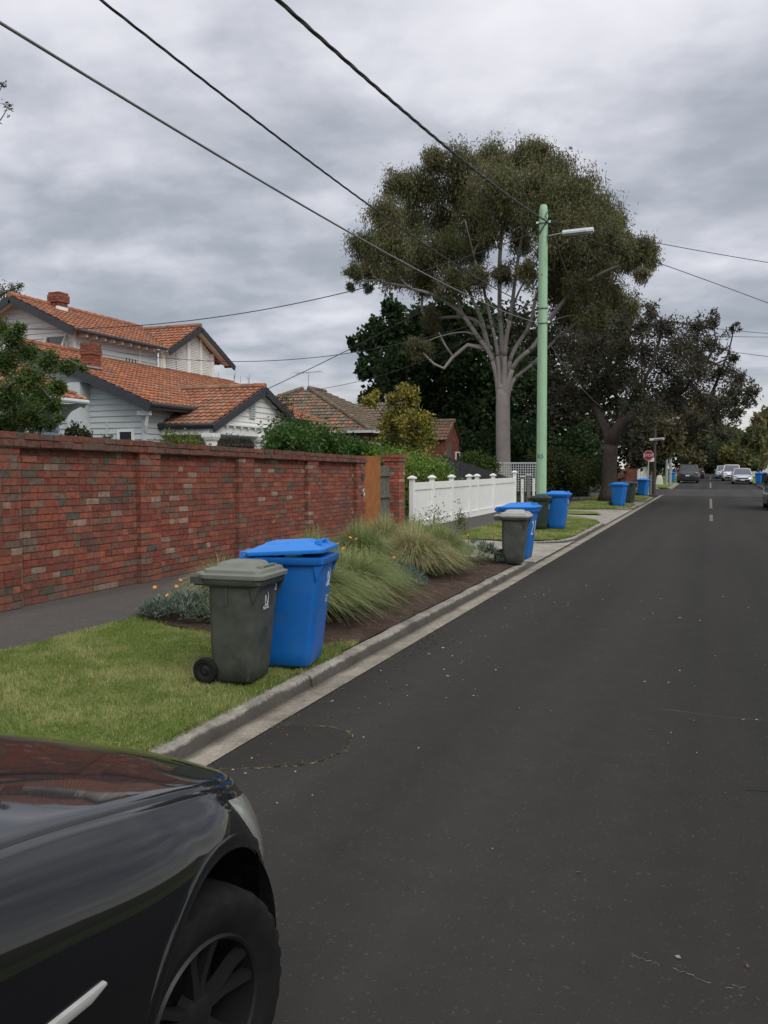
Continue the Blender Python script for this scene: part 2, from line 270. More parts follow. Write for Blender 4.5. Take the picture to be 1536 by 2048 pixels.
# ------------------------------------------------------------ mesh helpers
class MB:
    def __init__(s): s.v = []; s.f = []; s.c = []
    def add(s, verts, faces, col=None):
        o = len(s.v); s.v += [tuple(map(float, p)) for p in verts]; s.f += [tuple(i + o for i in f) for f in faces]
        s.c += [col or (1, 1, 1)] * len(faces); return s
    def box(s, c, d, rz=0.0, col=None, M=None):
        hx, hy, hz = d[0] / 2, d[1] / 2, d[2] / 2; P = []
        for x, y, z in ((-1, -1, -1), (1, -1, -1), (1, 1, -1), (-1, 1, -1), (-1, -1, 1), (1, -1, 1), (1, 1, 1), (-1, 1, 1)):
            px, py, pz = x * hx, y * hy, z * hz
            if rz: px, py = px * math.cos(rz) - py * math.sin(rz), px * math.sin(rz) + py * math.cos(rz)
            P.append((c[0] + px, c[1] + py, c[2] + pz))
        return s.add(P, [(3, 2, 1, 0), (4, 5, 6, 7), (0, 1, 5, 4), (1, 2, 6, 5), (2, 3, 7, 6), (3, 0, 4, 7)], col)
    def beam(s, a, b, wdt, h, up=(0, 0, 1)):
        a = np.array(a, float); b = np.array(b, float); d = b - a; d /= np.linalg.norm(d)
        sd = np.cross(d, up); sd /= np.linalg.norm(sd); uu = np.cross(sd, d)
        P = [q + sd * i * wdt / 2 + uu * j * h / 2 for q in (a, b) for i, j in ((-1, -1), (1, -1), (1, 1), (-1, 1))]
        return s.add(P, [(3, 2, 1, 0), (4, 5, 6, 7), (0, 1, 5, 4), (1, 2, 6, 5), (2, 3, 7, 6), (3, 0, 4, 7)])
    def loft(s, secs, cap=True, closed=True, col=None):
        n = len(secs[0]); P = [p for q in secs for p in q]; F = []
        for i in range(len(secs) - 1):
            for j in range(n if closed else n - 1):
                k = (j + 1) % n; F.append((i * n + j, i * n + k, (i + 1) * n + k, (i + 1) * n + j))
        if cap: F.append(tuple(reversed(range(n)))); F.append(tuple((len(secs) - 1) * n + j for j in range(n)))
        return s.add(P, F, col)
    def tube(s, pts, rad, n=8, cap=True, col=None):
        pts = [np.array(p, float) for p in pts]; secs = []
        if not hasattr(rad, '__len__'): rad = [rad] * len(pts)
        t0 = pts[1] - pts[0]; ref = np.array([0, 0, 1.0]) if abs(t0[2]) < 0.9 * np.linalg.norm(t0) else np.array([1.0, 0, 0])
        for i, p in enumerate(pts):
            t = pts[min(i + 1, len(pts) - 1)] - pts[max(i - 1, 0)]; t = t / (np.linalg.norm(t) + 1e-9)
            a = ref - t * (ref @ t); a /= np.linalg.norm(a) + 1e-9; b = np.cross(t, a); ref = a
            secs.append([p + rad[i] * (a * math.cos(2 * math.pi * k / n) + b * math.sin(2 * math.pi * k / n)) for k in range(n)])
        return s.loft(secs, cap, col=col)
    def lathe(s, prof, c=(0, 0, 0), axis='z', n=24):
        secs = []
        for r, h in prof:
            q = []
            for k in range(n):
                a = 2 * math.pi * k / n; x, y = r * math.cos(a), r * math.sin(a)
                q.append({'z': (c[0] + x, c[1] + y, c[2] + h), 'y': (c[0] + x, c[1] + h, c[2] - y), 'x': (c[0] + h, c[1] + x, c[2] + y)}[axis])
            secs.append(q)
        return s.loft(secs)
    def prism(s, poly, a, b):
        """poly in 3-D, swept from offset vector a to b"""
        n = len(poly); P = [np.array(p, float) + np.array(a) for p in poly] + [np.array(p, float) + np.array(b) for p in poly]
        return s.add(P, [tuple(reversed(range(n))), tuple(range(n, 2 * n))] + [(i, (i + 1) % n, n + (i + 1) % n, n + i) for i in range(n)])
def link(o, parent=None):
    COL.objects.link(o)
    if parent is not None: o.parent = parent
    return o
def mesh(name, V, F, mat, parent=None, smooth=False, col=None, local=False):
    me = bpy.data.meshes.new(name)
    V = np.asarray(V, float)
    if parent is not None and not local:
        p = parent; off = np.zeros(3)
        while p is not None: off += np.array(p.location); p = p.parent
        V = V - off
    if isinstance(F, np.ndarray):
        nf, k = F.shape
        me.vertices.add(len(V)); me.vertices.foreach_set('co', V.astype(np.float32).ravel())
        me.loops.add(nf * k); me.loops.foreach_set('vertex_index', F.astype(np.int32).ravel())
        me.polygons.add(nf); me.polygons.foreach_set('loop_start', np.arange(0, nf * k, k, dtype=np.int32))
        me.update(calc_edges=True)
    else:
        me.from_pydata([tuple(p) for p in V], [], F); me.update()
    if col is not None:
        a = me.attributes.new('Col', 'FLOAT_COLOR', 'FACE'); c = np.ones((len(me.polygons), 4), np.float32); c[:, :3] = np.asarray(col)[:, :3]
        a.data.foreach_set('color', c.ravel())
    if smooth: me.polygons.foreach_set('use_smooth', np.ones(len(me.polygons), bool))
    me.materials.append(mat)
    return link(bpy.data.objects.new(name, me), parent)
def obj(name, mb, mat, parent=None, smooth=False, bevel=0, local=False, col=False, seg=2):
    o = mesh(name, mb.v, mb.f, mat, parent, smooth, mb.c if col else None, local)
    if bevel:
        b = o.modifiers.new('bevel', 'BEVEL'); b.width = bevel; b.segments = seg; b.limit_method = 'ANGLE'; b.angle_limit = R(35)
        for pl in o.data.polygons: pl.use_smooth = True
        wn = o.modifiers.new('normals', 'WEIGHTED_NORMAL'); wn.keep_sharp = True
    elif smooth == 'auto':
        pass
    return o
def sharp(o, ang=40):
    """smooth shading with hard edges kept"""
    me = o.data
    for pl in me.polygons: pl.use_smooth = True
    me.set_sharp_from_angle(angle=R(ang)); return o
def tag(o, label, cat, group=None, kind=None):
    o['label'] = label; o['category'] = cat
    if group: o['group'] = group
    if kind: o['kind'] = kind
    return o
def thing(name, label, cat, loc=(0, 0, 0), rz=0.0, group=None):
    o = link(bpy.data.objects.new(name, None)); o.location = tuple(map(float, loc)); o.rotation_euler = (0, 0, rz); o.empty_display_size = 0.2
    return tag(o, label, cat, group)
def struct(name, mb_or_o, mat=None):
    o = mb_or_o if mat is None else obj(name, mb_or_o, mat)
    o['kind'] = 'structure'; return o
def text(name, s, size, mat, parent, M, extrude=0.001):
    cu = bpy.data.curves.new(name, 'FONT'); cu.body = s; cu.size = size; cu.align_x = 'CENTER'; cu.align_y = 'CENTER'; cu.extrude = extrude
    tmp = bpy.data.objects.new(name, cu); COL.objects.link(tmp); dg = bpy.context.evaluated_depsgraph_get(); me = bpy.data.meshes.new_from_object(tmp.evaluated_get(dg))
    bpy.data.objects.remove(tmp); me.materials.clear(); me.materials.append(mat)
    o = link(bpy.data.objects.new(name, me), parent); o.matrix_local = M; return o
from mathutils import Matrix, Vector
def frame(o, x, y):
    x = Vector(x).normalized(); y = Vector(y).normalized(); z = x.cross(y); M = Matrix.Identity(4)
    for i in range(3): M[i][0] = x[i]; M[i][1] = y[i]; M[i][2] = z[i]; M[i][3] = o[i]
    return M
def rr(cx, cy, hx, hy, r, z, n=5):
    P = []
    for sx, sy, a0 in ((1, 1, 0), (-1, 1, 90), (-1, -1, 180), (1, -1, 270)):
        for k in range(n + 1):
            a = R(a0 + 90 * k / n); P.append((cx + sx * (hx - r) + r * math.cos(a), cy + sy * (hy - r) + r * math.sin(a), z))
    return P
def quadfaces(n): return np.arange(n * 4).reshape(n, 4)
# ------------------------------------------------------------ setting: ground, road, kerbs, paths
def zv(x, Y=0.0):   # verge height: rises from the kerb to the footpath
    return 0.088 + 0.052 * np.clip((-3.05 - np.asarray(x, float)) / 2.6, 0, 1) + zr(Y)
def strip(name, x0, x1, Ys, z0, z1, mat, kind='structure'):
    V = []; F = []
    for i, Y in enumerate(Ys):
        V += [(x0, Y, z0 + float(zr(Y))), (x1, Y, z1 + float(zr(Y)))]
        if i: F.append((2 * i - 2, 2 * i - 1, 2 * i + 1, 2 * i))
    o = mesh(name, V, F, mat); o['kind'] = kind; return o
YS = [-40] + list(range(0, 50, 10)) + list(range(50, 240, 4))
gV = []; gF = []; gx = [-400, -60, -7.4, 3.9, 60, 400]; gy = [-300, -40] + list(range(0, 240, 8)) + [320, 700]
for j, Y in enumerate(gy):
    for i, x in enumerate(gx): gV.append((x, Y, -0.06 + float(zr(min(Y, 150)))))
for j in range(len(gy) - 1):
    for i in range(len(gx) - 1):
        a = j * len(gx) + i; gF.append((a, a + 1, a + 1 + len(gx), a + len(gx)))
struct('ground', mesh('ground', gV, gF, M_earth))
RX = 3.75
strip('road', -2.68, RX, YS, 0, 0, M_road)
strip('gutter', -2.91, -2.68, YS, -0.006, 0.006, M_gutter)
struct('garden_ground', mesh('garden_ground', [(-60, -40, .08), (-7.3, -40, .08), (-7.3, 54, .08), (-60, 54, .08)], [(0, 1, 2, 3)], M_earth))
struct('garden_ground', mesh('garden_ground', [(-60, 67.5, .12), (-5.6, 67.5, .12), (-5.6, 140, .85), (-60, 140, .85)], [(0, 1, 2, 3)], M_earth))
def poly(name, pts, mat, dz=0.0, zf=zv):
    o = mesh(name, [(x, y, float(zf(x, y)) + dz) for x, y in pts], [tuple(range(len(pts)))], mat); o['kind'] = 'structure'; return o
poly('footpath', [(-7.3, -40), (-5.65, -40), (-5.65, 7.4), (-5.62, 14), (-5.65, 54), (-7.3, 54)], M_foot, zf=lambda x, y: 0.142 + 0.004 * (x < -7))
edge1 = [(-3.04, 6.85), (-3.6, 6.95), (-4.3, 7.1), (-5.0, 7.2), (-5.66, 7.55)]
poly('lawn', [(-5.66, -40), (-3.04, -40)] + edge1, M_lawn)
def soilmesh():
    nx, ny = 60, 160; V = []; F = []
    for j in range(ny + 1):
        for i in range(nx + 1):
            t = i / nx; x = -5.66 + 2.62 * t; y0 = 7.6 - 0.75 * t ** 0.7; y = y0 + (15.1 - y0) * j / ny
            e = min(t, 1 - t, j / ny, 1 - j / ny); h = 0.035 * min(1, e * 12) + (rnd.random() - 0.4) * 0.022 * min(1, e * 20)
            V.append((x, y, float(zv(x)) - 0.004 + h)); 
    for j in range(ny):
        for i in range(nx): a = j * (nx + 1) + i; F.append((a, a + 1, a + nx + 2, a + nx + 1))
    return mesh('garden_bed', V, F, M_soil, smooth=True)
struct('garden_bed', soilmesh())
drz = lambda x, y: 0.012 + 0.12 * min(1, max(0, (-2.9 - x) / 2.6))
def drive(name, y0, y1, mat):
    V = []; F = []; xs = [-2.91, -3.6, -4.5, -5.65]
    for x in xs: V += [(x, y0, drz(x, 0)), (x, y1, drz(x, 0))]
    for i in range(len(xs) - 1): F.append((2 * i, 2 * i + 1, 2 * i + 3, 2 * i + 2))
    o = mesh(name, V, F, mat); o['kind'] = 'structure'
drive('driveway', 15.12, 20.6, M_drive)
drive('driveway', 26.0, 37.5, M_drive)
drive('driveway', 38.5, 45.0, M_drive)
lawn2 = [(-5.66, 18.6), (-4.5, 18.75), (-3.6, 19.15), (-3.2, 19.6), (-3.04, 20.3), (-3.04, 26.2), (-3.25, 27.1), (-3.9, 28.2), (-4.8, 29.0), (-5.66, 29.4)]
lawn3 = [(-5.66, 33.2), (-4.8, 33.6), (-3.7, 34.8), (-3.2, 35.8), (-3.04, 36.6), (-3.04, 39.4), (-3.3, 40.3), (-3.9, 41.2), (-4.6, 42.2), (-5.66, 43)]
lawn4 = [(-5.66, 42.6), (-4.2, 43.2), (-3.3, 43.8), (-3.04, 44.6), (-3.04, 49.5), (-3.4, 51.2), (-4.2, 52.6), (-5.3, 53.5), (-5.66, 53.6)]
lawnx = [(-5.66, 30.0), (-4.4, 30.2), (-3.5, 30.9), (-3.9, 32.2), (-5.0, 32.6), (-5.66, 32.4)]
poly('lawn', lawn2, M_lawn); poly('lawn', lawn3, M_lawn); poly('lawn', lawn4, M_lawn, 0.004); poly('lawn', lawnx, M_lawn)
strip('lawn', -5.6, -3.04, [70] + list(range(72, 200, 6)), 0.13, 0.09, M_lawn)
strip('lawn', RX + .14, 7.0, [84] + list(range(86, 200, 6)), 0.09, 0.12, M_lawn)
strip('lawn', RX + .14, 7.0, [-40, 0, 30, 52], 0.09, 0.12, M_lawn)
struct('side_street', mesh('side_street', [(-60, 55.2, .004), (-2.66, 55.0, .004), (-2.66, 68.2, .10), (-60, 68.2, .10)], [(0, 1, 2, 3)], M_side))
struct('side_street', mesh('side_street', [(-2.66, 54.6, .008), (RX + .02, 54.6, .008), (RX + .02, 68.2, .108), (-2.66, 68.2, .108)], [(0, 1, 2, 3)], M_side))
struct('side_street', mesh('side_street', [(RX, 54.0, .004), (40, 54, .004), (40, 82, .24), (RX, 82, .24)], [(0, 1, 2, 3)], M_side))
def kerb(path, top=0.08, wdt=0.115, ends=(0.08, 0.08), side=1):
    """sweep a kerb stone along a path, street face on the right; its ends may drop"""
    mb = MB(); secs = []
    pts = []; rk = random.Random(len(path))
    for i in range(len(path) - 1):
        a, b = np.array(path[i], float), np.array(path[i + 1], float); n = max(1, int(np.linalg.norm(b - a) / 0.35))
        pts += [a + (b - a) * k / n for k in range(n)]
    pts.append(np.array(path[-1], float))
    Ltot = len(pts)
    for i, p in enumerate(pts):
        t = pts[min(i + 1, Ltot - 1)] - pts[max(i - 1, 0)]; t /= np.linalg.norm(t); nrm = np.array([t[1], -t[0]]) * side
        h = top
        if i < 2: h = ends[0] + (top - ends[0]) * i / 2
        if i > Ltot - 3: h = ends[1] + (top - ends[1]) * (Ltot - 1 - i) / 2
        j1 = (rk.random() - .5) * 0.02; j2 = (rk.random() - .5) * 0.014 - .012 * (rk.random() < .12); z0 = float(zr(p[1]))
        prof = [(0.022 + j1 * 0.3, -0.03), (0.012, h * 0.3), (-0.002 + j1, h - 0.013 + j2), (-0.009 + j1, h - .004 + j2 * .7), (-0.024 + j1, h + j2 * 0.4), (-wdt * 0.6, h + 0.004), (-wdt + j2, h), (-wdt, -0.03)]
        secs.append([(p[0] + nrm[0] * u_, p[1] + nrm[1] * u_, z0 + zz) for u_, zz in prof])
    mb.loft(secs)
    o = sharp(obj('kerb', mb, M_kerb), 50); o['kind'] = 'structure'; return o
ky = -40
for y1 in (3.1, 6.05, 9.0, 12.3, 15.35):
    kerb([(-2.91, ky + 0.012), (-2.91 - (0.012 if y1 == 6.05 else 0), y1)], ends=(0.085, 0.03 if y1 == 15.35 else 0.085)); ky = y1
def shift(pl, d): return [(x + d, y) for x, y in pl]
kerb([(-4.9, 18.55), (-4.35, 18.62), (-3.5, 18.98), (-3.08, 19.5), (-2.91, 20.3), (-2.91, 23.2)], ends=(0.10, 0.09))
kerb([(-2.91, 23.21), (-2.91, 26.2), (-3.12, 27.15), (-3.8, 28.3), (-4.75, 29.12)])
kerb([(-4.8, 33.45), (-3.6, 34.7), (-3.08, 35.75), (-2.91, 36.6), (-2.91, 39.4), (-3.18, 40.36), (-3.8, 41.3), (-4.55, 42.3)])
kerb([(-4.2, 43.02), (-3.2, 43.68), (-2.91, 44.6), (-2.91, 49.5), (-3.28, 51.26), (-4.1, 52.7), (-5.25, 53.63), (-8, 54.3), (-40, 54.6)])
kerb([(-40, 68.6), (-6.5, 68.7), (-4.4, 69.2), (-3.3, 70.6), (-2.91, 73), (-2.91, 110), (-2.91, 160), (-2.91, 200)])
kerb([(RX, 200), (RX, 130), (RX, 88), (4.1, 85.5), (5.2, 83.6), (7, 82.8), (40, 82.5)])
kerb([(RX, 52), (RX, 20), (RX, -40)])
# centre line dashes, patch and cracks
mb = MB()
for y0, y1, wd in ((29.5, 33.4, .1), (38.5, 50.5, .11), (73, 92, .13), (106, 124, .13)):
    n = 8
    for k in range(n):
        a, b = y0 + (y1 - y0) * k / n, y0 + (y1 - y0) * (k + 1) / n
        mb.add([(0.07 - wd / 2, a, .005 + float(zr(a))), (0.07 + wd / 2, a, .005 + float(zr(a))), (0.07 + wd / 2, b, .005 + float(zr(b))), (0.07 - wd / 2, b, .005 + float(zr(b)))], [(0, 1, 2, 3)])
struct('centre_line', obj('centre_line', mb, M_line))
mb = MB(); mb.add([(-1.9, 64.8, .087), (0.2, 64.8, .087), (0.2, 65.0, .089), (-1.9, 65.0, .089)], [(0, 1, 2, 3)])
mb.add([(-2.66, 57.5, .034), (-1.5, 57.6, .034), (-1.5, 57.8, .036), (-2.66, 57.7, .036)], [(0, 1, 2, 3)])
struct('give_way_line', obj('give_way_line', mb, M_lineside))
ringp = [(-2.66, 5.02), (-2.5, 5.10), (-2.32, 5.13), (-2.19, 5.09), (-2.12, 5.02), (-2.06, 4.86), (-2.05, 4.68), (-2.10, 4.5), (-2.2, 4.38), (-2.38, 4.28), (-2.55, 4.2), (-2.67, 4.16)]
struct('road_patch', mesh('road_patch', [(x, y, .004) for x, y in ringp], [tuple(range(len(ringp)))], M_patch))
# ------------------------------------------------------------ grass
def inside(px, py, pl):
    c = np.zeros(len(px), bool); n = len(pl)
    for i in range(n):
        x1, y1 = pl[i]; x2, y2 = pl[(i + 1) % n]
        k = ((y1 > py) != (y2 > py)) & (px < (x2 - x1) * (py - y1) / (y2 - y1 + 1e-12) + x1); c ^= k
    return c
def vnoise(x, y, s, seed):
    g = np.random.default_rng(seed).random((64, 64)); X = x / s; Y = y / s; i = np.floor(X).astype(int); j = np.floor(Y).astype(int); fx = X - i; fy = Y - j
    fx = fx * fx * (3 - 2 * fx); fy = fy * fy * (3 - 2 * fy); G = lambda a, b: g[a % 64, b % 64]
    return (G(i, j) * (1 - fx) + G(i + 1, j) * fx) * (1 - fy) + (G(i, j + 1) * (1 - fx) + G(i + 1, j + 1) * fx) * fy
def grass(pl, dens, hgt, wid, label, yc=None):
    xs = [p[0] for p in pl]; ys = [p[1] for p in pl]
    n = int((max(xs) - min(xs)) * (max(ys) - min(ys)) * dens)
    x = rng.uniform(min(xs), max(xs), n); y = rng.uniform(min(ys), max(ys), n); k = inside(x, y, pl); x, y = x[k], y[k]; n = len(x)
    z = zv(x, y) - 0.005
    a = rng.uniform(0, 2 * np.pi, n); tilt = rng.uniform(0.1, 0.95, n); h = hgt * rng.uniform(0.5, 1.3, n)
    pn = vnoise(x, y, 0.5, 3) * 0.45 + vnoise(x, y, 0.15, 4) * 0.35 + vnoise(x, y, 0.05, 5) * 0.2
    h *= 0.75 + 0.6 * pn
    b = np.stack([x, y, z], 1); side = np.stack([-np.sin(a), np.cos(a), 0 * a], 1) * (wid * rng.uniform(.6, 1.3, n))[:, None]
    d = np.stack([np.cos(a) * np.sin(tilt), np.sin(a) * np.sin(tilt), np.cos(tilt)], 1) * h[:, None]
    V = np.stack([b - side, b + side, b + d], 1).reshape(-1, 3)
    g = np.array([0.15, 0.215, 0.042]); y_ = np.array([0.38, 0.385, 0.155]); st = np.array([0.42, 0.38, 0.2])
    t = np.clip((pn - 0.40) * 2.8 + rng.normal(0, .22, n), 0, 1)[:, None]; c = g * (1 - t) + y_ * t
    dry = (rng.random(n) < 0.07)[:, None]; c = np.where(dry, st, c) * rng.uniform(.75, 1.25, n)[:, None]
    o = mesh('grass', V, np.arange(n * 3).reshape(n, 3), M_grass, col=c); tag(o, label, 'grass', kind='stuff'); return o
near = [(-5.7, 1.0), (-3.03, 1.0)] + [(x, y + .03) for x, y in edge1]
grass(near, 15000, 0.030, 0.0027, 'short mown lawn beside the kerb in front of the bins')
grass([(-3.05, 1.0), (-2.985, 1.0), (-2.99, 3), (-2.98, 4.4), (-2.995, 5.5), (-2.985, 6.9), (-3.05, 6.9)], 9000, .04, .0028, 'ragged grass edge creeping over the kerb stone')
grass([(-3.35, 6.8), (-3.03, 6.8), (-3.03, 7.35), (-3.2, 7.2)], 11000, .05, .003, 'grass sprig at the start of the soil bed behind the blue bin')
grass(lawn2, 2600, .05, .006, 'mown lawn island around the green pole')
grass(lawn3, 900, .06, .012, 'mown lawn strip under the dark leaning street tree')
grass(lawn4, 700, .06, .014, 'mown lawn strip at the street corner')
# ------------------------------------------------------------ leaves and trees
def leaves(cent, sig, per, Ln, Wd, cols, droop=0.0, seed=1, jit=0.25, flat=0.0):
    """cent (n,3) clump centres; returns verts, faces, colours of leaf-shaped quads"""
    g = np.random.default_rng(seed); n = len(cent) * per
    c = np.repeat(np.asarray(cent, float), per, 0) + g.normal(0, 1, (n, 3)) * np.repeat(np.asarray(sig, float).reshape(len(cent), -1) * np.ones((1, 3)), per, 0)
    d = g.normal(0, 1, (n, 3)); d[:, 2] = d[:, 2] * (1 - flat) - droop * 1.6; d /= np.linalg.norm(d, axis=1)[:, None]
    q = g.normal(0, 1, (n, 3)); s = np.cross(d, q); s /= np.linalg.norm(s, axis=1)[:, None] + 1e-9
    l = (Ln * g.uniform(.65, 1.3, n))[:, None]; w_ = (Wd * g.uniform(.65, 1.3, n))[:, None]
    V = np.stack([c, c + d * l * .45 + s * w_ / 2, c + d * l, c + d * l * .45 - s * w_ / 2], 1).reshape(-1, 3)
    cols = np.asarray(cols, float); ci = np.repeat(g.integers(0, len(cols), len(cent)), per)
    cc = cols[np.where(g.random(n) < .7, ci, g.integers(0, len(cols), n))] * g.uniform(1 - jit, 1 + jit, n)[:, None]
    return V, quadfaces(n), cc
def clumps(blobs, k, seed, shell=0.55):
    """k clump centres in each ellipsoidal blob (x,y,z,rx,ry,rz), more of them near its surface"""
    g = np.random.default_rng(seed); B = np.repeat(np.asarray(blobs, float), k, 0); n = len(B)
    d = g.normal(0, 1, (n, 3)); d /= np.linalg.norm(d, axis=1)[:, None]
    r = (shell + (1 - shell) * g.random(n)) * np.where(g.random(n) < .75, 1, g.random(n))
    return B[:, :3] + d * r[:, None] * B[:, 3:6]
def skeleton(base, fork, blobs, r0, seed, bend=0.25, sub=0, lean=None, minr=0.02, limbs=()):
    """trunk from base to fork, then limbs reaching every blob, thinner as they divide"""
    g = random.Random(seed); mb = MB(); base = np.array(base, float); fork = np.array(fork, float)
    nodes = [fork]; par = [-1]
    for lb in limbs:
        pv = 0
        for q in lb: nodes.append(np.array(q, float)); par.append(pv); pv = len(nodes) - 1
    nl = len(nodes); B = [np.array(b[:3], float) for b in blobs]; order = sorted(range(len(B)), key=lambda i: np.linalg.norm(B[i] - fork))
    for i in order:
        p = B[i]; best = min(range(len(nodes)), key=lambda j: np.linalg.norm(nodes[j] - p) + 0.55 * np.linalg.norm(nodes[j] - fork) + (0 if nodes[j][2] <= p[2] + 1.5 else 2.5) + (2.5 if j == 0 and nl > 1 else 0))
        nodes.append(p); par.append(best)
    cnt = [1] * len(nodes)
    for i in range(len(nodes) - 1, 0, -1): cnt[par[i]] += cnt[i]
    rad = [max(minr, r0 * 0.92 * (c / cnt[0]) ** (0.52 if limbs else 0.62)) for c in cnt]
    nseg = 7; mid = (base + fork) / 2 + np.array([(g.random() - .5) * .1, (g.random() - .5) * .1, 0]) * r0 * 4
    P = []; rr_ = []
    for k in range(nseg + 1):
        t = k / nseg; P.append((1 - t) ** 2 * base + 2 * t * (1 - t) * mid + t * t * fork); rr_.append(r0 * (1.35 - .38 * min(1, t * 3.5)) * (1 - .06 * t - (1.6 * max(0, t - .93) if limbs else 0)) if k else r0 * 1.5)
    mb.tube(P, rr_, 14)
    mb.lathe([(0.02, -r0 * .8), (r0 * .7, -r0 * .55), (r0 * .9, 0), (r0 * .62, r0 * .6), (0.02, r0 * .8)], fork, 'z', 14)
    trunk_dir = (fork - base) / np.linalg.norm(fork - base)
    for i in range(1, len(nodes)):
        a, b = nodes[par[i]], nodes[i]; ln = np.linalg.norm(b - a)
        pa = nodes[par[par[i]]] if par[par[i]] >= 0 and par[i] > 0 else base
        dirp = (a - pa) / (np.linalg.norm(a - pa) + 1e-9); ctrl = a + dirp * ln * .35 + np.array([g.uniform(-1, 1), g.uniform(-1, 1), g.uniform(-.4, .8)]) * ln * bend * .5
        ra0 = None
        if par[i] == 0 and nl > 1:
            hz_ = np.array([b[0] - a[0], b[1] - a[1], 0]); a = a + hz_ / (np.linalg.norm(hz_) + 1e-6) * r0 * .26 - np.array([0, 0, 2.6 * r0]); ra0 = r0 * .62; ln = np.linalg.norm(b - a); ctrl = a + np.array([0, 0, ln * .45]) + (b - a) * .12
        ra = ra0 or min(rad[par[i]] * .95, rad[i] * (1.9 if par[i] == 0 else 1.25)); rb = rad[i] * .85; P = []; q = []
        for k in range(6):
            t = k / 5; P.append((1 - t) ** 2 * a + 2 * t * (1 - t) * ctrl + t * t * b); q.append(ra + (rb - ra) * t)
        mb.tube(P, q, 8 if ra > .06 else 5)
        for s_ in range(sub if i >= nl else 0):
            d = np.array([g.gauss(0, 1), g.gauss(0, 1), g.gauss(.25, .8)]); d /= np.linalg.norm(d); bl = blobs[order[i - nl]]
            e = b + d * np.array(bl[3:6]) * .85; md = (b + e) / 2 + np.array([g.uniform(-.2, .2)] * 3) * np.linalg.norm(e - b)
            mb.tube([b, md, e], [rb * .5, rb * .35, max(minr * .3, .006)], 4)
    return mb
def pxblobs(lst, Y, dY, seed, k=1.0, ky=1.3):
    """blobs given by where their middle appears and their size, each at its own distance"""
    g = random.Random(seed); out_ = []
    for b in lst:
        u, v, r = b[:3]; yy = Y + (b[3] if len(b) > 3 else g.uniform(-dY, dY)); p = at(u, v, yy); rm = r * k * yy / FPX * 1.05
        out_.append((p[0], p[1], p[2], rm, rm * ky, rm))
    return out_
def tree(name, label, cat, base, fork, blobs, r0, bark, cols, k, per, Ln, Wd, sig, droop=0, seed=1, sub=3, group=None, shell=.5, bend=.25, minr=.02, extra=None, flat=0.0, limbs=(), klist=None):
    t = thing(name, label, cat, base, 0, group)
    sk = skeleton(base, fork, blobs, r0, seed, sub=sub, bend=bend, minr=minr, limbs=limbs)
    if extra:
        for P_, q_ in extra: sk.tube(P_, q_, 8)
    obj('trunk', sk, bark, t, smooth=True)
    mr = sum(b[3] for b in blobs) / len(blobs); BB = []
    for b in blobs: BB += [b] * max(2, int(round(k * min(1.6, (b[3] / mr) ** 1.6))))   # small sprays carry fewer clumps
    c = clumps(BB, 1, seed + 5, shell); sg = np.array([[b[3]] for b in BB]) * sig
    V, F, cc = leaves(c, sg, per, Ln, Wd, cols, droop, seed + 9, flat=flat)
    mesh('crown', V, F, M_leaf, t, col=cc); return t
GUM = [(.125, .138, .056), (.145, .156, .066), (.165, .156, .08), (.10, .11, .052), (.15, .125, .078)]
# the big gum
gb = [(868, 322, 26), (920, 326, 36), (985, 322, 36), (1045, 314, 34), (1072, 304, 26), (1108, 348, 36), (1160, 378, 36),
      (800, 372, 34), (855, 380, 42), (925, 388, 46), (995, 380, 46), (1065, 378, 46), (1135, 408, 44), (1195, 424, 36), (1228, 446, 28),
      (768, 430, 36), (820, 440, 44), (890, 440, 46), (955, 432, 42), (1020, 425, 38), (1085, 432, 42), (1130, 465, 42), (1185, 475, 42), (1240, 480, 34), (1280, 497, 26),
      (732, 492, 32), (780, 500, 44), (840, 508, 46), (900, 505, 40), (950, 500, 32), (1100, 505, 32), (1145, 530, 40), (1200, 535, 36), (1255, 522, 24), (1290, 520, 20), (1298, 505, 16),
      (708, 542, 18), (745, 545, 26), (795, 552, 30), (850, 562, 30), (905, 565, 30), (955, 555, 26), (1005, 545, 22), (1060, 545, 24), (1110, 570, 34), (1165, 585, 36), (1222, 592, 32), (1190, 630, 34), (1250, 618, 26), (1130, 625, 34), (1282, 545, 14), (975, 470, 24), (1040, 480, 24),
      (700, 570, 9), (738, 575, 10), (835, 690, 22, -1), (860, 640, 22, 1)]
gbase = at(1008, 1003, 44); gbase[2] = .08; gfork = at(1006, 775, 44)
gumblobs = pxblobs(gb, 44, 3.6, 11, k=1.12)
def limb(pl, dys): return [at(u, v, 44 + d) for (u, v), d in zip(pl, dys)]
gumlimbs = [limb([(985, 722), (960, 680), (928, 632), (880, 598), (825, 578), (765, 565)], (-.1, -.3, -.6, -1, -1.3, -1.6)), limb([(985, 715), (968, 660), (945, 600), (905, 540), (865, 480)], (.2, .6, 1, 1.6, 2)),
    limb([(995, 712), (985, 655), (970, 590), (950, 520), (930, 440)], (-.2, -.5, -.9, -1.4, -1.8)), limb([(1003, 710), (1000, 640), (1000, 560), (1003, 470), (990, 400)], (.2, .5, .8, 1.1, 1.4)),
    limb([(1010, 712), (1020, 640), (1030, 560), (1045, 470), (1060, 400)], (-.3, -.6, -1, -1.3, -1.6)), limb([(1020, 722), (1048, 670), (1070, 600), (1095, 530), (1130, 460)], (.2, .5, .9, 1.3, 1.8)),
    limb([(1025, 738), (1060, 700), (1090, 655), (1130, 600), (1190, 555), (1255, 528)], (-.2, -.4, -.7, -1, -1.3, -1.6)), limb([(1030, 755), (1065, 728), (1110, 680), (1160, 640)], (.2, .4, .8, 1.2))]
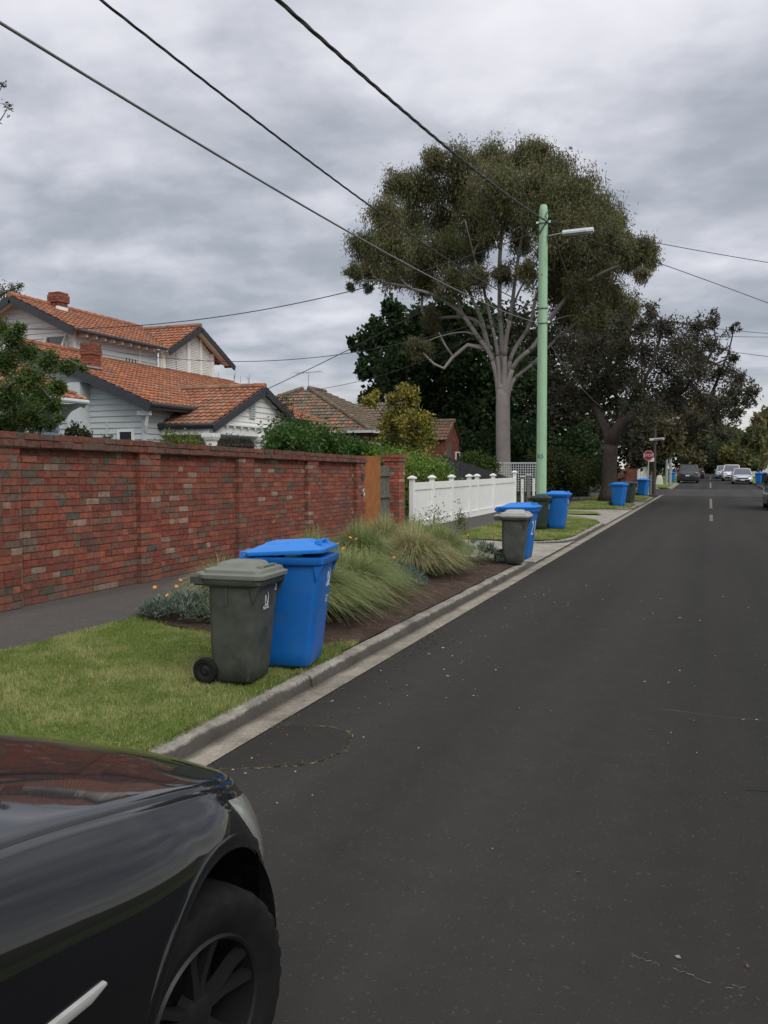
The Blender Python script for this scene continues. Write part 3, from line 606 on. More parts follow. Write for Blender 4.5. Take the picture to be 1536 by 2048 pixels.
lowlimb = [at(985, 700, 44), at(935, 690, 43.8), at(905, 715, 43.6), at(888, 737, 43.4), at(868, 728, 43.2), at(845, 705, 43)]
tree('gum_tree', 'huge spreading gum tree with smooth pale trunk behind the white fence', 'tree', gbase, gfork, gumblobs, .40, M_gum, GUM, 52, 84, .21, .046, .22, droop=.8, seed=21, sub=4, bend=.14, minr=.03, shell=.25, limbs=gumlimbs,
     extra=[(lowlimb, [.13, .11, .09, .085, .07, .04]), ([at(905, 712, 43.6), at(890, 690, 43.5), at(878, 665, 43.5)], [.06, .05, .03])])
# dark broadleaf behind it
DK = [(.032, .058, .022), (.042, .07, .027), (.024, .044, .018), (.056, .088, .032)]
db = [(790, 618, 24), (735, 690, 22), (705, 690, 12), (760, 665, 34), (745, 735, 30), (810, 680, 46), (800, 750, 50), (770, 790, 30), (880, 660, 50), (870, 740, 60), (860, 820, 60), (940, 700, 60), (940, 790, 60), (930, 860, 55), (1000, 760, 60), (990, 850, 55), (900, 620, 34), (850, 640, 30), (960, 640, 40), (742, 800, 22), (830, 850, 40), (770, 840, 22)]
tree('broadleaf_tree', 'dense dark green broadleaf tree behind the brown tiled roof', 'tree', (-16.5, 56, .08), (-16.3, 56, 3.4), pxblobs(db, 55, 3, 5), .45, M_bark, DK, 30, 46, .34, .26, .2, seed=31, sub=3)
db2 = [(1030, 660, 50), (1090, 690, 50), (1050, 740, 60), (1110, 760, 55), (1060, 820, 60), (1130, 820, 55), (1030, 880, 50), (1100, 890, 55), (1170, 700, 45), (1190, 780, 50), (1170, 860, 50), (1230, 690, 40), (1240, 760, 36), (1150, 920, 40), (1215, 860, 40), (1215, 930, 38), (1060, 930, 40), (1265, 900, 30), (1180, 655, 40)]
tree('dark_tree', 'gloomy brown green tree mass between the gum trunk and the leaning street tree', 'tree', (-12.2, 60, .1), (-12.2, 60, 3.0), pxblobs(db2, 61, 4, 6), .4, M_bark, [(.034, .038, .022), (.042, .041, .026), (.028, .031, .019), (.044, .054, .024)], 26, 42, .36, .24, .22, seed=41, sub=3)
# purple leaved street tree
pb = [(1300, 625, 20), (1285, 655, 28), (1325, 655, 30), (1350, 690, 40), (1395, 655, 26), (1425, 645, 18), (1385, 700, 38), (1430, 690, 24), (1467, 655, 10), (1290, 705, 40), (1245, 700, 36), (1330, 745, 46), (1390, 750, 40), (1440, 745, 28), (1465, 715, 14), (1480, 760, 22), (1500, 785, 18), (1280, 775, 42), (1345, 800, 44), (1410, 800, 36), (1460, 800, 28), (1300, 830, 40), (1380, 845, 26), (1430, 840, 22), (1245, 650, 30), (1195, 690, 36), (1160, 740, 40), (1210, 760, 34), (1140, 690, 34), (1180, 800, 30), (1130, 790, 30), (1500, 805, 12), (1445, 870, 14), (1470, 830, 20), (1475, 785, 22), (1430, 815, 26), (1400, 720, 26), (1360, 770, 34)]
PUR = [(.085, .070, .054), (.10, .078, .060), (.066, .064, .046), (.078, .082, .05), (.06, .07, .042)]
tb = (-4.45, 41.6, .12); tf = at(1222, 890, 41.4)
tree('street_tree', 'dark leaved leaning street tree with forked trunk on the verge', 'tree', tb, tf, pxblobs(pb, 41.5, 3, 8), .36, M_bark, PUR, 26, 40, .13, .07, .175, seed=51, sub=6, shell=.25, minr=.018, bend=.3)
# street-end and roadside trees, each its own crown
def simple_tree(label, u, Y, zb, top_v, wpx, cols, seed, k=26, per=34, Ln=.5, Wd=.3, group='trees along the far street', fork_v=None, nb=9, bark=None, low_v=None, sg=.24):
    g = random.Random(seed); base = at(u, 950, Y); base[2] = zb; lv = low_v or 925; out_ = []
    for i in range(nb):
        fx = g.uniform(-1, 1); fy = g.uniform(0, 1); wv = wpx * (1 - .55 * max(0, .5 - fy) * 2 * abs(fx) - .25 * fy * 0)
        uu = u + fx * wpx * .5 * math.sqrt(max(.15, 1 - (2 * fy - 1) ** 2 * .85)); vv = top_v + (lv - top_v) * fy
        out_.append((uu, vv, wpx * g.uniform(.16, .26)))
    out_.append((u, top_v + wpx * .2, wpx * .2))
    fk = at(u, fork_v or (lv + 5), Y); fk[2] = max(fk[2], zb + 1.0)
    return tree('roadside_tree', label, 'tree', base, fk, pxblobs(out_, Y, Y * .03, seed), max(.12, wpx * Y / FPX * .035), bark or M_bark, cols, k, per, Ln, Wd, sg, seed=seed, sub=2, group=group)
BRN = [(.12, .105, .055), (.14, .118, .06), (.10, .10, .05), (.155, .14, .06)]
GRN = [(.085, .11, .052), (.105, .13, .058), (.068, .092, .046)]
YLW = [(.19, .165, .04), (.15, .145, .045), (.11, .12, .045), (.22, .185, .035)]
simple_tree('olive brown tree just past the stop sign corner', 1300, 74, .25, 845, 85, BRN, 61, low_v=915)
simple_tree('brownish tree above the parked charcoal car', 1365, 100, .4, 825, 100, BRN, 62, low_v=915)
simple_tree('tall dark conifer like tree over the left of the street end', 1395, 150, .6, 800, 90, [(.036, .046, .026), (.046, .055, .03)], 63, low_v=940, Ln=.7, Wd=.4)
simple_tree('deep green tree closing the middle of the street end', 1425, 175, -.2, 868, 80, [(.07, .09, .05), (.085, .105, .058), (.105, .13, .07)], 64, low_v=950, Ln=.7, Wd=.45, nb=12)
simple_tree('mid green tree behind the white parked cars', 1470, 165, 0, 858, 75, GRN, 65, low_v=945, Ln=.7, Wd=.45, nb=12)
simple_tree('yellow flowering tree over the silver parked car', 1482, 118, .5, 893, 62, YLW, 66, low_v=930, Ln=.45, Wd=.3)
simple_tree('olive tree on the right verge beside the yellow one', 1516, 112, .5, 868, 56, [(.15, .155, .065), (.13, .128, .058), (.11, .125, .056)], 67, low_v=930)
simple_tree('tall brown crowned tree at the right edge of the street', 1540, 140, .6, 828, 78, BRN, 68, low_v=920, Ln=.6, Wd=.35)
simple_tree('dark evergreen behind the low brick fence', 1265, 88, .3, 800, 90, DK, 69, low_v=935)
simple_tree('tall dark backdrop tree right of the leaning street tree', 1330, 120, .5, 780, 110, [(.03, .032, .018), (.04, .036, .02)], 70, low_v=925, Ln=.6)
simple_tree('dark bushy tree at the very end of the road', 1400, 205, -2.5, 880, 70, [(.04, .052, .03), (.05, .064, .034)], 73, low_v=955, Ln=.8, Wd=.5, nb=12)
# trees that stand across the street, seen mirrored in the black car
for i, (x, y, h) in enumerate(((12, 2, 11), (13, 11, 9), (11, -8, 11))):
    g = random.Random(90 + i); bl = [(x + g.uniform(-2.5, 2.5), y + g.uniform(-2.5, 2.5), h * g.uniform(.45, .95), 1.5, 1.5, 1.3) for _ in range(9)]
    tree('roadside_tree', ['leafy tree across the road mirrored in the car flank', 'smaller leafy tree across the road beyond the parked cars', 'leafy tree across the road behind the camera'][i], 'tree', (x, y, .1), (x, y, h * .3), bl, .22, M_bark, GRN, 24, 26, .4, .25, .22, seed=95 + i, sub=2, group='trees across the road')
# ------------------------------------------------------------ brick walls
BR = [(.24, .070, .045), (.215, .062, .042), (.26, .080, .048), (.205, .060, .041), (.175, .063, .044), (.15, .068, .05), (.265, .096, .058), (.23, .079, .053), (.195, .05, .037)]
def brickcol(g, odd=1.0):
    r = g.random()
    if r < .022 * odd: c = (.085, .08, .07)
    elif r < .06 * odd: c = (.28, .19, .145)
    elif r < .17 * odd: c = (.15, .10, .076)
    else: c = g.choice(BR)
    k = g.uniform(.86, 1.14); return tuple(x * k for x in c)
def brickrun(mb, o, du, dn, length, z0, nc, ch, g, zs=lambda s: 1.0, odd=1.0, depth=.05, skip=(), half=.5, dark=0.0, blen=.236, rough=.004):
    """courses of separate bricks on a wall face: o corner at ground, du along, dn outward"""
    o = np.array(o, float); du = np.array(du, float); dn = np.array(dn, float)
    for c in range(nc):
        s = -blen * (half if c % 2 else 0)
        while s < length - .01:
            L_ = blen if g.random() < .72 else blen / 2
            a, b = max(s, 0), min(s + L_, length); s += L_
            if b - a < .03 or any(a >= p - .02 and b <= q + .02 for p, q in skip): continue
            for p, q in skip:
                if a < p < b: b = p
                elif a < q < b: a = q
            a += .0032; b -= .0032
            pr = g.uniform(-rough, rough); za, zb = z0 + c * ch + .009 + g.uniform(-.004, .003), z0 + (c + 1) * ch - .004 + g.uniform(-.003, .002) + (g.uniform(-.012, .006) if rough > .01 else 0)
            col = brickcol(g, odd)
            if dark: col = tuple(x * (1 - dark) + y * dark for x, y in zip(col, (.07, .05, .042)))
            P = []
            for zz in (za, zb):
                for ss, dd in ((a, -depth), (b, -depth), (b, pr), (a, pr)):
                    q = o + du * ss + dn * dd; k = zs(q[1]); P.append((q[0], q[1], o[2] + (zz) * k))
            mb.add(P, [(3, 2, 1, 0), (4, 5, 6, 7), (0, 1, 5, 4), (1, 2, 6, 5), (2, 3, 7, 6), (3, 0, 4, 7)], col)
g = random.Random(3)
WX, WZ = -7.25, .145
zs = lambda Y: 1 - .075 * (Y - 7) / 10.8
wt = thing('brick_wall', 'long red brick garden wall with piers and projecting capping along the footpath', 'wall', (WX, 8, WZ))
piers = [(1.6, 2.1), (4.35, 4.85), (7.02, 7.53), (9.68, 10.14), (12.28, 12.76), (14.86, 15.32), (17.28, 17.78)]
mb = MB(); brickrun(mb, (WX, -3, WZ), (0, 1, 0), (1, 0, 0), 20.78, 0, 21, .086, g, zs)
obj('brickwork', mb, M_brick, wt, col=True)
mb = MB()
for (ya, yb) in ((-3, 17.77),):
    P = []
    for Y in (ya, yb):
        for x, z in ((WX - .23, 0), (WX - .012, 0), (WX - .012, 1.975 * zs(Y)), (WX - .23, 1.975 * zs(Y))): P.append((x, Y, WZ + z))
    mb.add(P, [(0, 1, 2, 3), (7, 6, 5, 4), (0, 4, 5, 1), (1, 5, 6, 2), (2, 6, 7, 3), (3, 7, 4, 0)])
obj('mortar', mb, M_mortar, wt)
for ya, yb in piers:
    mb = MB(); brickrun(mb, (WX + .075, ya, WZ), (0, 1, 0), (1, 0, 0), yb - ya, 0, 21, .086, g, zs, depth=.07, half=.5)
    pw = obj('pier', mb, M_brick, wt, col=True)
    mb = MB(); mb.box((WX + .028, (ya + yb) / 2, WZ + .9 * zs(ya)), (.075, yb - ya - .02, 1.8 * zs(ya))); obj('mortar', mb, M_mortar, pw)
mb = MB(); mbm = MB()
for c in (21, 22):
    brickrun(mb, (WX + .105 + .012 * (c == 21), -3, WZ), (0, 1, 0), (1, 0, 0), 20.8, c * .086, 1, .086, g, zs, depth=.2, dark=.5, rough=.012, blen=.2 if c == 21 else .225, odd=.7)
P = []
for Y in (-3, 17.78):
    for x, z in ((WX - .24, 1.80), (WX + .09, 1.80), (WX + .09, 1.965), (WX - .24, 1.965)): P.append((x, Y, WZ + z * zs(Y)))
mbm.add(P, [(0, 1, 2, 3), (7, 6, 5, 4), (0, 4, 5, 1), (1, 5, 6, 2), (2, 6, 7, 3), (3, 7, 4, 0)])
cp = obj('capping', mb, M_brick, wt, col=True); obj('mortar', mbm, M_mortar, cp)
# ring and plate on the end pier
mb = MB(); mb.tube([(WX + .10, 17.62 + .045 * math.sin(a), 1.17 + .075 * math.cos(a)) for a in np.linspace(.3, 2 * math.pi - .1, 14)], .012, 6)
tag(obj('iron_ring', mb, M_galv), 'small iron ring hanging on the brick wall end pier', 'ring')
mb = MB(); mb.box((WX + .088, 17.6, 1.52), (.012, .13, .13)); tag(obj('metal_plate', mb, M_slate), 'small dark square plate on the brick wall end pier', 'plate')
# rusty panel, gate, brick pier
mb = MB()
prof = [(WX + .02, 17.8), (WX + .045, 18.24), (WX + .015, 18.31), (WX + .045, 18.38), (WX + .02, 18.86)]
mb.loft([[(x, y, .16), (x - .03, y, .16), (x - .03, y, 1.98), (x, y, 1.98)] for x, y in prof])
o = tag(obj('steel_panel', mb, M_rust), 'tall folded rusty steel panel between brick wall and timber gate', 'panel')
gt = thing('timber_gate', 'weathered dark timber gate between rusty panel and brick pier', 'gate', (WX - .2, 19.4, .15))
mb = MB(); yy = 18.9
while yy < 20.05: mb.box((WX - .22 + rnd.uniform(-.004, .004), yy + .06, .98), (.022, .112, 1.56 + rnd.uniform(-.02, .02))); yy += .12
obj('palings', mb, M_oldwood, gt)
for z in (.42, 1.02, 1.55):
    mb = MB(); mb.box((WX - .185, 19.48, z), (.05, 1.2, .075)); obj('rail', mb, M_oldwood, gt)
pt = thing('brick_pier', 'red brick gate pier between timber gate and white fence', 'pier', (-7.46, 20.4, .15))
mb = MB(); mm = MB(); pg = random.Random(8)
for fo, du, dn in (((-7.66, 20.2, .15), (1, 0, 0), (0, -1, 0)), ((-7.24, 20.2, .15), (0, 1, 0), (1, 0, 0)), ((-7.24, 20.62, .15), (-1, 0, 0), (0, 1, 0)), ((-7.66, 20.62, .15), (0, -1, 0), (-1, 0, 0))):
    brickrun(mb, fo, du, dn, .42, 0, 20, .086, pg, odd=1.8, blen=.28)
for c, e in ((20, .03), (21, .05)):
    for fo, du, dn in (((-7.66 - e, 20.2 - e, .15), (1, 0, 0), (0, -1, 0)), ((-7.24 + e, 20.2 - e, .15), (0, 1, 0), (1, 0, 0)), ((-7.24 + e, 20.62 + e, .15), (-1, 0, 0), (0, 1, 0))):
        brickrun(mb, fo, du, dn, .42 + 2 * e, c * .086, 1, .086, pg, blen=.26, dark=.15)
mm.box((-7.45, 20.41, .15 + .94), (.40, .40, 1.88)); mm.box((-7.45, 20.41, 2.01), (.46, .46, .05))
mb.c = [tuple(min(.5, x * q) for x, q in zip(c_, (1.4, 1.25, 1.2))) for c_ in mb.c]   # a newer, brighter brick than the wall
obj('brickwork', mb, M_brick, pt, col=True); obj('mortar', mm, M_mortar, pt)
lf = at(777, 930, 21.6); mb = MB(); mb.box((lf[0], lf[1], lf[2]), (.16, .2, .08)); mb.box((lf[0] - .02, lf[1] + .02, lf[2] - .95), (.04, .04, 1.85))
tag(obj('garden_light', mb, M_white, bevel=.01), 'small white light fitting behind the gate beside the brick pier', 'light')
# ------------------------------------------------------------ white fence
FX = -7.1
ft = thing('white_fence', 'white painted panel fence with capped posts beyond the brick pier', 'fence', (FX, 27, .15))
posts = [20.78, 22.46, 24.36, 26.33, 27.32, 29.54, 33.1]
for i, y in enumerate(posts):
    h = 1.27 if i < 6 else 1.36; mb = MB(); mb.box((FX, y, .15 + h / 2), (.125, .125, h)); p_ = obj('post', mb, M_white, ft, bevel=.006)
    mb = MB(); mb.loft([rr(FX, y, r_, r_, .02, .15 + h + z, 2) for r_, z in ((.075, 0), (.105, .01), (.105, .04), (.06, .075), (.02, .095))]); obj('post_cap', mb, M_white, p_)
for a, b in zip(posts[:-1], posts[1:]):
    mb = MB(); yc = (a + b) / 2; ln = b - a - .125
    mb.box((FX - .01, yc, .15 + .62), (.03, ln, 1.1)); obj('panel', mb, M_white, ft)
    mb = MB(); mb.box((FX + .002, yc, 1.235), (.07, ln, .19)); obj('rail', mb, M_white, ft, bevel=.004)
    mb = MB(); mb.box((FX + .006, yc, .322), (.075, ln, .034)); mb.box((FX + .001, yc, .225), (.062, ln, .162)); obj('plinth', mb, M_white, ft)
# slate paling fence running back from the street
mb = MB(); x = -7.35; n = 0
while x > -13:
    top = 1.22 + (min(1, (-7.35 - x) / 2.6)) * .85; mb.box((x - .05, 33.6 + rnd.uniform(-.004, .004), .1 + top / 2), (.097, .02, top)); x -= .1
sf = thing('paling_fence', 'dark charcoal paling fence with raked top behind the white fence', 'fence', (-9.5, 33.6, .1)); obj('palings', mb, M_slate, sf)
mb = MB(); mb.box((-10.2, 33.65, .5), (5.4, .05, .08)); obj('rail', mb, M_slate, sf)
# lattice
lt = thing('lattice_screen', 'pale lattice screen behind the gum trunk', 'fence', at(1010, 945, 39)); mb = MB(); a0 = at(925, 948, 39); a1 = at(1090, 948, 39)
nx = int((a1[0] - a0[0]) / .11)
for k in range(nx): mb.box((a0[0] + k * .11, 39, 1.25), (.022, .015, 1.3))
for k in range(12): mb.box(((a0[0] + a1[0]) / 2, 39.012, .68 + k * .11), (a1[0] - a0[0], .015, .022))
mb.box(((a0[0] + a1[0]) / 2, 39.006, 1.93), (a1[0] - a0[0], .05, .05)); obj('lattice', mb, M_wbrick, lt)
# grey posts and house-number panel beyond the white fence
def gpost(y, h, x=FX, wdt=.13, mat=None, label='', cap=True):
    t = thing('gate_post', label, 'post', (x, y, .14), 0, 'grey timber posts beyond the white fence'); mb = MB(); mb.box((x, y, .14 + h / 2), (wdt, wdt, h)); obj('post', mb, mat or M_greywood, t, bevel=.006)
    if cap: mb = MB(); mb.box((x, y, .14 + h + .022), (wdt + .05, wdt + .05, .04)); obj('cap', mb, M_white, t, bevel=.008)
gpost(34.6, 1.2, label='first grey timber post with white cap after the white fence')
gpost(35.9, 1.25, label='grey timber post with white cap left of the green pole')
gpost(37.0, 1.1, wdt=.09, mat=M_white, label='slim white post just left of the green pole', cap=False)
gpost(38.2, 1.28, label='grey timber post half hidden behind the green pole')
gpost(44.8, 1.35, label='grey timber post carrying the white number plate right of the green pole')
def numplate(loc, s, label, sz=.3, w_=.38, h_=.62):
    t = thing('number_plate', label, 'sign', loc); mb = MB(); mb.box(loc, (.02, w_, h_)); obj('plate', mb, M_white, t, bevel=.004)
    text('number', s, sz, M_blackp, t, frame((.014, 0, 0), (0, 1, 0), (0, 0, 1)))
numplate((FX + .09, 34.15, .78), '2', 'tall white panel with black house number at the end of the white fence', .3, .42, .95)
numplate((FX + .10, 44.35, .93), '2', 'white plate with black numeral right of the green pole', .34, .5, .6)
for i, (ya, yb) in enumerate(((49.5, 52.0), (52.4, 54.6))):
    t = thing('panel_fence', ['nearer grey green boarded fence panel by the shaded driveway', 'farther grey green boarded fence panel by the shaded driveway'][i], 'fence', (FX, ya, .12)); mb = MB(); mb.box((FX, (ya + yb) / 2, .12 + .62), (.04, yb - ya, 1.2)); obj('panel', mb, M_greywood, t)
    mb = MB(); mb.box((FX + .02, ya, .12 + .68), (.13, .13, 1.36)); obj('post', mb, M_greywood, t, bevel=.01)
# far brick fence, brick pillar, picket fence round the corner
def lowbrick(name, label, cat, x0, y0, x1, y1, h, z0=.1, odd=1):
    t = thing(name, label, cat, ((x0 + x1) / 2, (y0 + y1) / 2, z0)); mb = MB(); d = np.array([x1 - x0, y1 - y0, 0]); ln = np.linalg.norm(d); d /= ln; nn = np.array([d[1], -d[0], 0])
    if nn[1] > 0 and abs(nn[1]) > .5: nn = -nn
    brickrun(mb, (x0, y0, z0), d, nn, ln, 0, int(h / .086), .086, random.Random(4), odd=odd); obj('brickwork', mb, M_brick, t, col=True)
    mb = MB(); c = (np.array([x0, y0]) + np.array([x1, y1])) / 2 - nn[:2] * .12; mb.box((c[0], c[1], z0 + h / 2 - .01), (ln - .02, .22, h - .02), math.atan2(d[1], d[0])); obj('mortar', mb, M_mortar, t); return t
p0 = at(1183, 966, 66); p1 = at(1212, 966, 66)
lowbrick('low_brick_wall', 'low red brick wall behind the trunk of the leaning street tree', 'wall', p0[0], 70.0, p1[0] + 1.2, 70.0, 1.1, .12)
p0 = at(1252, 945, 70)
lowbrick('brick_pillar', 'tall red brick pillar left of the stop sign', 'pier', p0[0], 69.9, p0[0] + .85, 69.9, 2.6, .12)
bf = thing('slatted_brick_fence', 'reddish open slatted fence between street tree and brick pillar', 'fence', at(1240, 960, 70)); a0 = at(1226, 960, 70)[0]
mb = MB()
for k in range(9): mb.box((a0 + k * .13, 70.0, .85), (.08, .06, 1.5))
obj('slats', mb, plain('terracotta_slat', (.17, .07, .05), .9), bf)
pf = thing('picket_fence', 'short white picket fence seen left of the stop sign', 'fence', at(1283, 955, 72)); mb = MB(); a0 = at(1273, 950, 72); a1 = at(1292, 950, 72)
for k in range(8): x = a0[0] + (a1[0] - a0[0]) * k / 7; mb.box((x, 72 + k * .25, .95 + k * .02), (.09, .03, 1.3 + k * .025))
obj('pickets', mb, M_white, pf); mb = MB(); mb.beam((a0[0], 72.05, .7), (a1[0], 73.8, .7), .04, .08); obj('rail', mb, M_white, pf)
# ------------------------------------------------------------ houses
def boards(mb, o, du, dn, z0, z1, wl, wr, ex=.165):
    """overlapping weatherboards between z0 and z1; wl(z), wr(z) give the two ends along du"""
    o = np.array(o, float); du = np.array(du, float); dn = np.array(dn, float); z = z0
    while z < z1 - .01:
        zt = min(z + ex, z1); a0, a1, b0, b1 = wl(z), wl(zt), wr(z), wr(zt)
        if b0 - a0 > .02:
            q = lambda s, zz, d: tuple(o + du * s + dn * d + np.array([0, 0, zz]))
            if b1 < a1: a1 = b1 = (a1 + b1) / 2
            mb.add([q(a0, z, .036), q(b0, z, .036), q(b1, zt, .004), q(a1, zt, .004), q(a0, z, -.01), q(b0, z, -.01)], [(0, 1, 2, 3), (4, 5, 1, 0)])
        z = zt
TERRA = [(.34, .132, .068), (.36, .142, .075), (.32, .125, .065), (.38, .158, .085), (.29, .118, .066)]
MOSS = [(.29, .14, .09), (.25, .14, .095), (.32, .17, .11), (.22, .13, .09), (.31, .13, .075)]
BROWN = [(.15, .12, .085), (.18, .14, .10), (.12, .10, .07), (.14, .11, .075), (.20, .15, .10)]
def tiles(mb, e0, e1, r0, r1, cols, g, course=.3, col_w=.2, alt=None, altp=0.0):
    """clay tiles on a roof plane: eave e0-e1, ridge r0-r1"""
    e0, e1, r0, r1 = [np.array(p, float) for p in (e0, e1, r0, r1)]
    n = np.cross(e1 - e0, r0 - e0 if np.linalg.norm(r0 - e0) > .01 else r1 - e0); n /= np.linalg.norm(n)
    if n[2] < 0: n = -n
    du = (e1 - e0) / np.linalg.norm(e1 - e0); sl = np.cross(n, du)
    if sl[2] < 0: sl = -sl
    Ls = (r0 - e0) @ sl; nc = max(1, int(round(Ls / course)))
    for c in range(nc):
        t0, t1 = c / nc, min(1, (c + 1.12) / nc); A0, B0 = e0 + (r0 - e0) * t0, e1 + (r1 - e1) * t0; A1, B1 = e0 + (r0 - e0) * t1, e1 + (r1 - e1) * t1
        s0, s1 = (A0 - e0) @ du, (B0 - e0) @ du; q0, q1 = (A1 - e0) @ du, (B1 - e0) @ du
        k = math.floor(s0 / col_w)
        while k * col_w < s1:
            lo, hi = max(s0, k * col_w), min(s1, (k + 1) * col_w); k += 1
            if hi - lo < .02: continue
            cc = g.choice(alt) if alt and g.random() < altp * (1 if not callable(altp) else 1) else g.choice(cols); f = g.uniform(.9, 1.1); cc = tuple(x * f for x in cc)
            lift = g.uniform(-.003, .004); V = []; m_ = 4
            for ss, tt, hh in (((s0 + 0), t0, .058), ((s0 + 0), t1, .012)):
                for i in range(m_ + 1):
                    fx = i / m_; s = lo + (hi - lo) * fx
                    if tt == t1: s = min(max(s, q0), q1)
                    base_ = e0 + (r0 - e0) * tt; base_ = base_ + du * (s - (base_ - e0) @ du)
                    V.append(base_ + n * (hh + lift + .016 * math.cos(2 * math.pi * (k + fx))))
            V += [p - n * .045 for p in V[:m_ + 1]]
            F = [(i, i + 1, m_ + 2 + i, m_ + 1 + i) for i in range(m_)] + [(2 * m_ + 2 + i, 2 * m_ + 3 + i, i + 1, i) for i in range(m_)]
            mb.add(V, F, cc)
def ridge(mb, a, b, g, cols, r=.09):
    a = np.array(a, float); b = np.array(b, float); n = max(2, int(np.linalg.norm(b - a) / .38))
    for k in range(n):
        p, q = a + (b - a) * k / n, a + (b - a) * (k + 1.04) / n; c = g.choice(cols); i0 = len(mb.f); mb.tube([p, q], [r * 1.12, r * .96], 8, True, c)
def win(parent, o, du, dn, s0, s1, z0, z1, fr=.07, glass=None, mull=1, name='window', fmat=None):
    o = np.array(o, float); du = np.array(du, float); dn = np.array(dn, float); mb = MB()
    C_ = lambda s, z, d: o + du * s + dn * d + np.array([0, 0, z])
    def bar(sa, sb, za, zb, d0, d1, M_):
        P = [C_(s, z, d) for d in (d0, d1) for s, z in ((sa, za), (sb, za), (sb, zb), (sa, zb))]
        M_.add(P, [(3, 2, 1, 0), (4, 5, 6, 7), (0, 1, 5, 4), (1, 2, 6, 5), (2, 3, 7, 6), (3, 0, 4, 7)])
    bar(s0 - fr, s0, z0 - fr, z1 + fr, -.02, .075, mb); bar(s1, s1 + fr, z0 - fr, z1 + fr, -.02, .075, mb); bar(s0, s1, z1, z1 + fr, -.02, .073, mb); bar(s0, s1, z0 - fr, z0, -.02, .085, mb)
    for k in range(1, mull): s = s0 + (s1 - s0) * k / mull; bar(s - .025, s + .025, z0, z1, -.02, .066, mb)
    f = obj(name, mb, fmat or M_white, parent); mb = MB(); bar(s0 - .01, s1 + .01, z0 - .01, z1 + .01, .042, .048, mb); obj('pane', mb, glass or M_glass, f); return f
hg = random.Random(5)
H = thing('weatherboard_house', 'pale weatherboard house with orange tiled gables and upper storey behind the brick wall', 'house', (-18, 25, .1))
YG = 20.16; XE, ZE, XR, ZR = -14.29, 3.48, -18.72, 5.33; sl = (ZR - ZE) / (XE - XR)
rz_ = lambda x: ZR - sl * abs(x - XR)
# lower gable wall facing the viewer and street front wall
mb = MB(); zw = rz_(-14.79) - .08
wl = lambda z: -22.65 if z < zw else XR - max(0, (ZR - .06 - z) / sl)
wr = lambda z: -14.79 if z < zw else XR + max(0, (ZR - .06 - z) / sl)
boards(mb, (0, YG, 0), (1, 0, 0), (0, -1, 0), .2, ZR - .1, wl, wr)
boards(mb, (-14.79, 0, 0), (0, 1, 0), (1, 0, 0), .2, zw + .1, lambda z: YG, lambda z: 30.6)
w1 = obj('wall', mb, M_board, H)
mb = MB(); mb.box((-14.775, YG - .012, 1.9), (.10, .10, 3.5)); obj('corner_board', mb, M_board, w1)
mb = MB(); mb.box((-16.02, YG - .03, 1.5), (.06, .05, 3.0)); obj('downpipe', mb, M_board, w1)
win(H, (0, YG, 0), (1, 0, 0), (0, -1, 0), -15.58, -15.17, 2.1, 2.72)
# painted chimney breast with brick stack
mb = MB(); mb.box((-16.84, YG - .22, 2.12), (.45, .43, 4.0)); mb.add([(-17.065, YG - .435, 4.12), (-16.615, YG - .435, 4.12), (-16.615, YG, 4.12), (-17.065, YG, 4.12), (-17.065, YG - .435, 4.13), (-16.615, YG - .435, 4.12)], [(0, 1, 2, 3)])
obj('chimney_breast', mb, M_wbrick, H)
def stack(name, parent, cx, cy, sx, sy, z0, z1, corb):
    mb = MB(); gg = random.Random(int(z1 * 100))
    for e, za, n in corb:
        x0, x1, y0, y1 = cx - sx / 2 - e, cx + sx / 2 + e, cy - sy / 2 - e, cy + sy / 2 + e
        for fo, du, dn, l in (((x0, y0, za), (1, 0, 0), (0, -1, 0), x1 - x0), ((x1, y0, za), (0, 1, 0), (1, 0, 0), y1 - y0), ((x1, y1, za), (-1, 0, 0), (0, 1, 0), x1 - x0), ((x0, y1, za), (0, -1, 0), (-1, 0, 0), y1 - y0)):
            brickrun(mb, fo, du, dn, l, 0, n, .086, gg, odd=.3)
        mb.box((cx, cy, za + n * .043), (x1 - x0 - .02, y1 - y0 - .02, n * .086 - .006), col=(.12, .08, .06))
    o = obj(name, mb, M_brick, parent, col=True); return o
ch = stack('chimney', H, -17.0, 20.68, .38, .42, 4.1, 5.33, [(0, 4.05, 11), (.03, 4.996, 2), (0.01, 5.168, 2)])
mb = MB(); mb.box((-16.79, 20.5, 4.62), (.12, .75, .05)); mb.box((-17.0, 20.44, 4.5), (.5, .05, .12)); obj('flashing', mb, M_galv, ch)
rf = MB()
Y0, Y1 = 19.68, 31.2
tiles(rf, (XE, Y0, ZE), (XE, Y1, ZE), (XR, Y0, ZR), (XR, Y1, ZR), TERRA, hg, alt=MOSS, altp=.3)
tiles(rf, (2 * XR - XE, Y1, ZE), (2 * XR - XE, Y0, ZE), (XR, Y1, ZR), (XR, Y0, ZR), TERRA, hg, course=.4, col_w=.4)
ridge(rf, (XR, Y0, ZR + .05), (XR, 22.1, ZR + .05), hg, TERRA)
lr = obj('roof', rf, M_tile, H, col=True)
def barge(parent, pts, off, h=.2, mat=None, t=.05):
    mb = MB()
    for a, b in zip(pts[:-1], pts[1:]): mb.beam(a, b, t, h, up=(0, 0, 1))
    return obj('bargeboard', mb, mat or M_trim, parent)
barge(lr, [(2 * XR - XE, Y0, ZE - .1), (XR, Y0, ZR - .1), (XE + .06, Y0, ZE - .12)], 0, .26)
def soffit(parent, pts, mat=None):
    mb = MB(); mb.add(pts, [tuple(range(len(pts)))]); return obj('soffit', mb, mat or M_board, parent)
soffit(lr, [(XE, Y0, ZE - .06), (XR, Y0, ZR - .06), (XR, YG, ZR - .06), (XE, YG, ZE - .06)], M_trim)
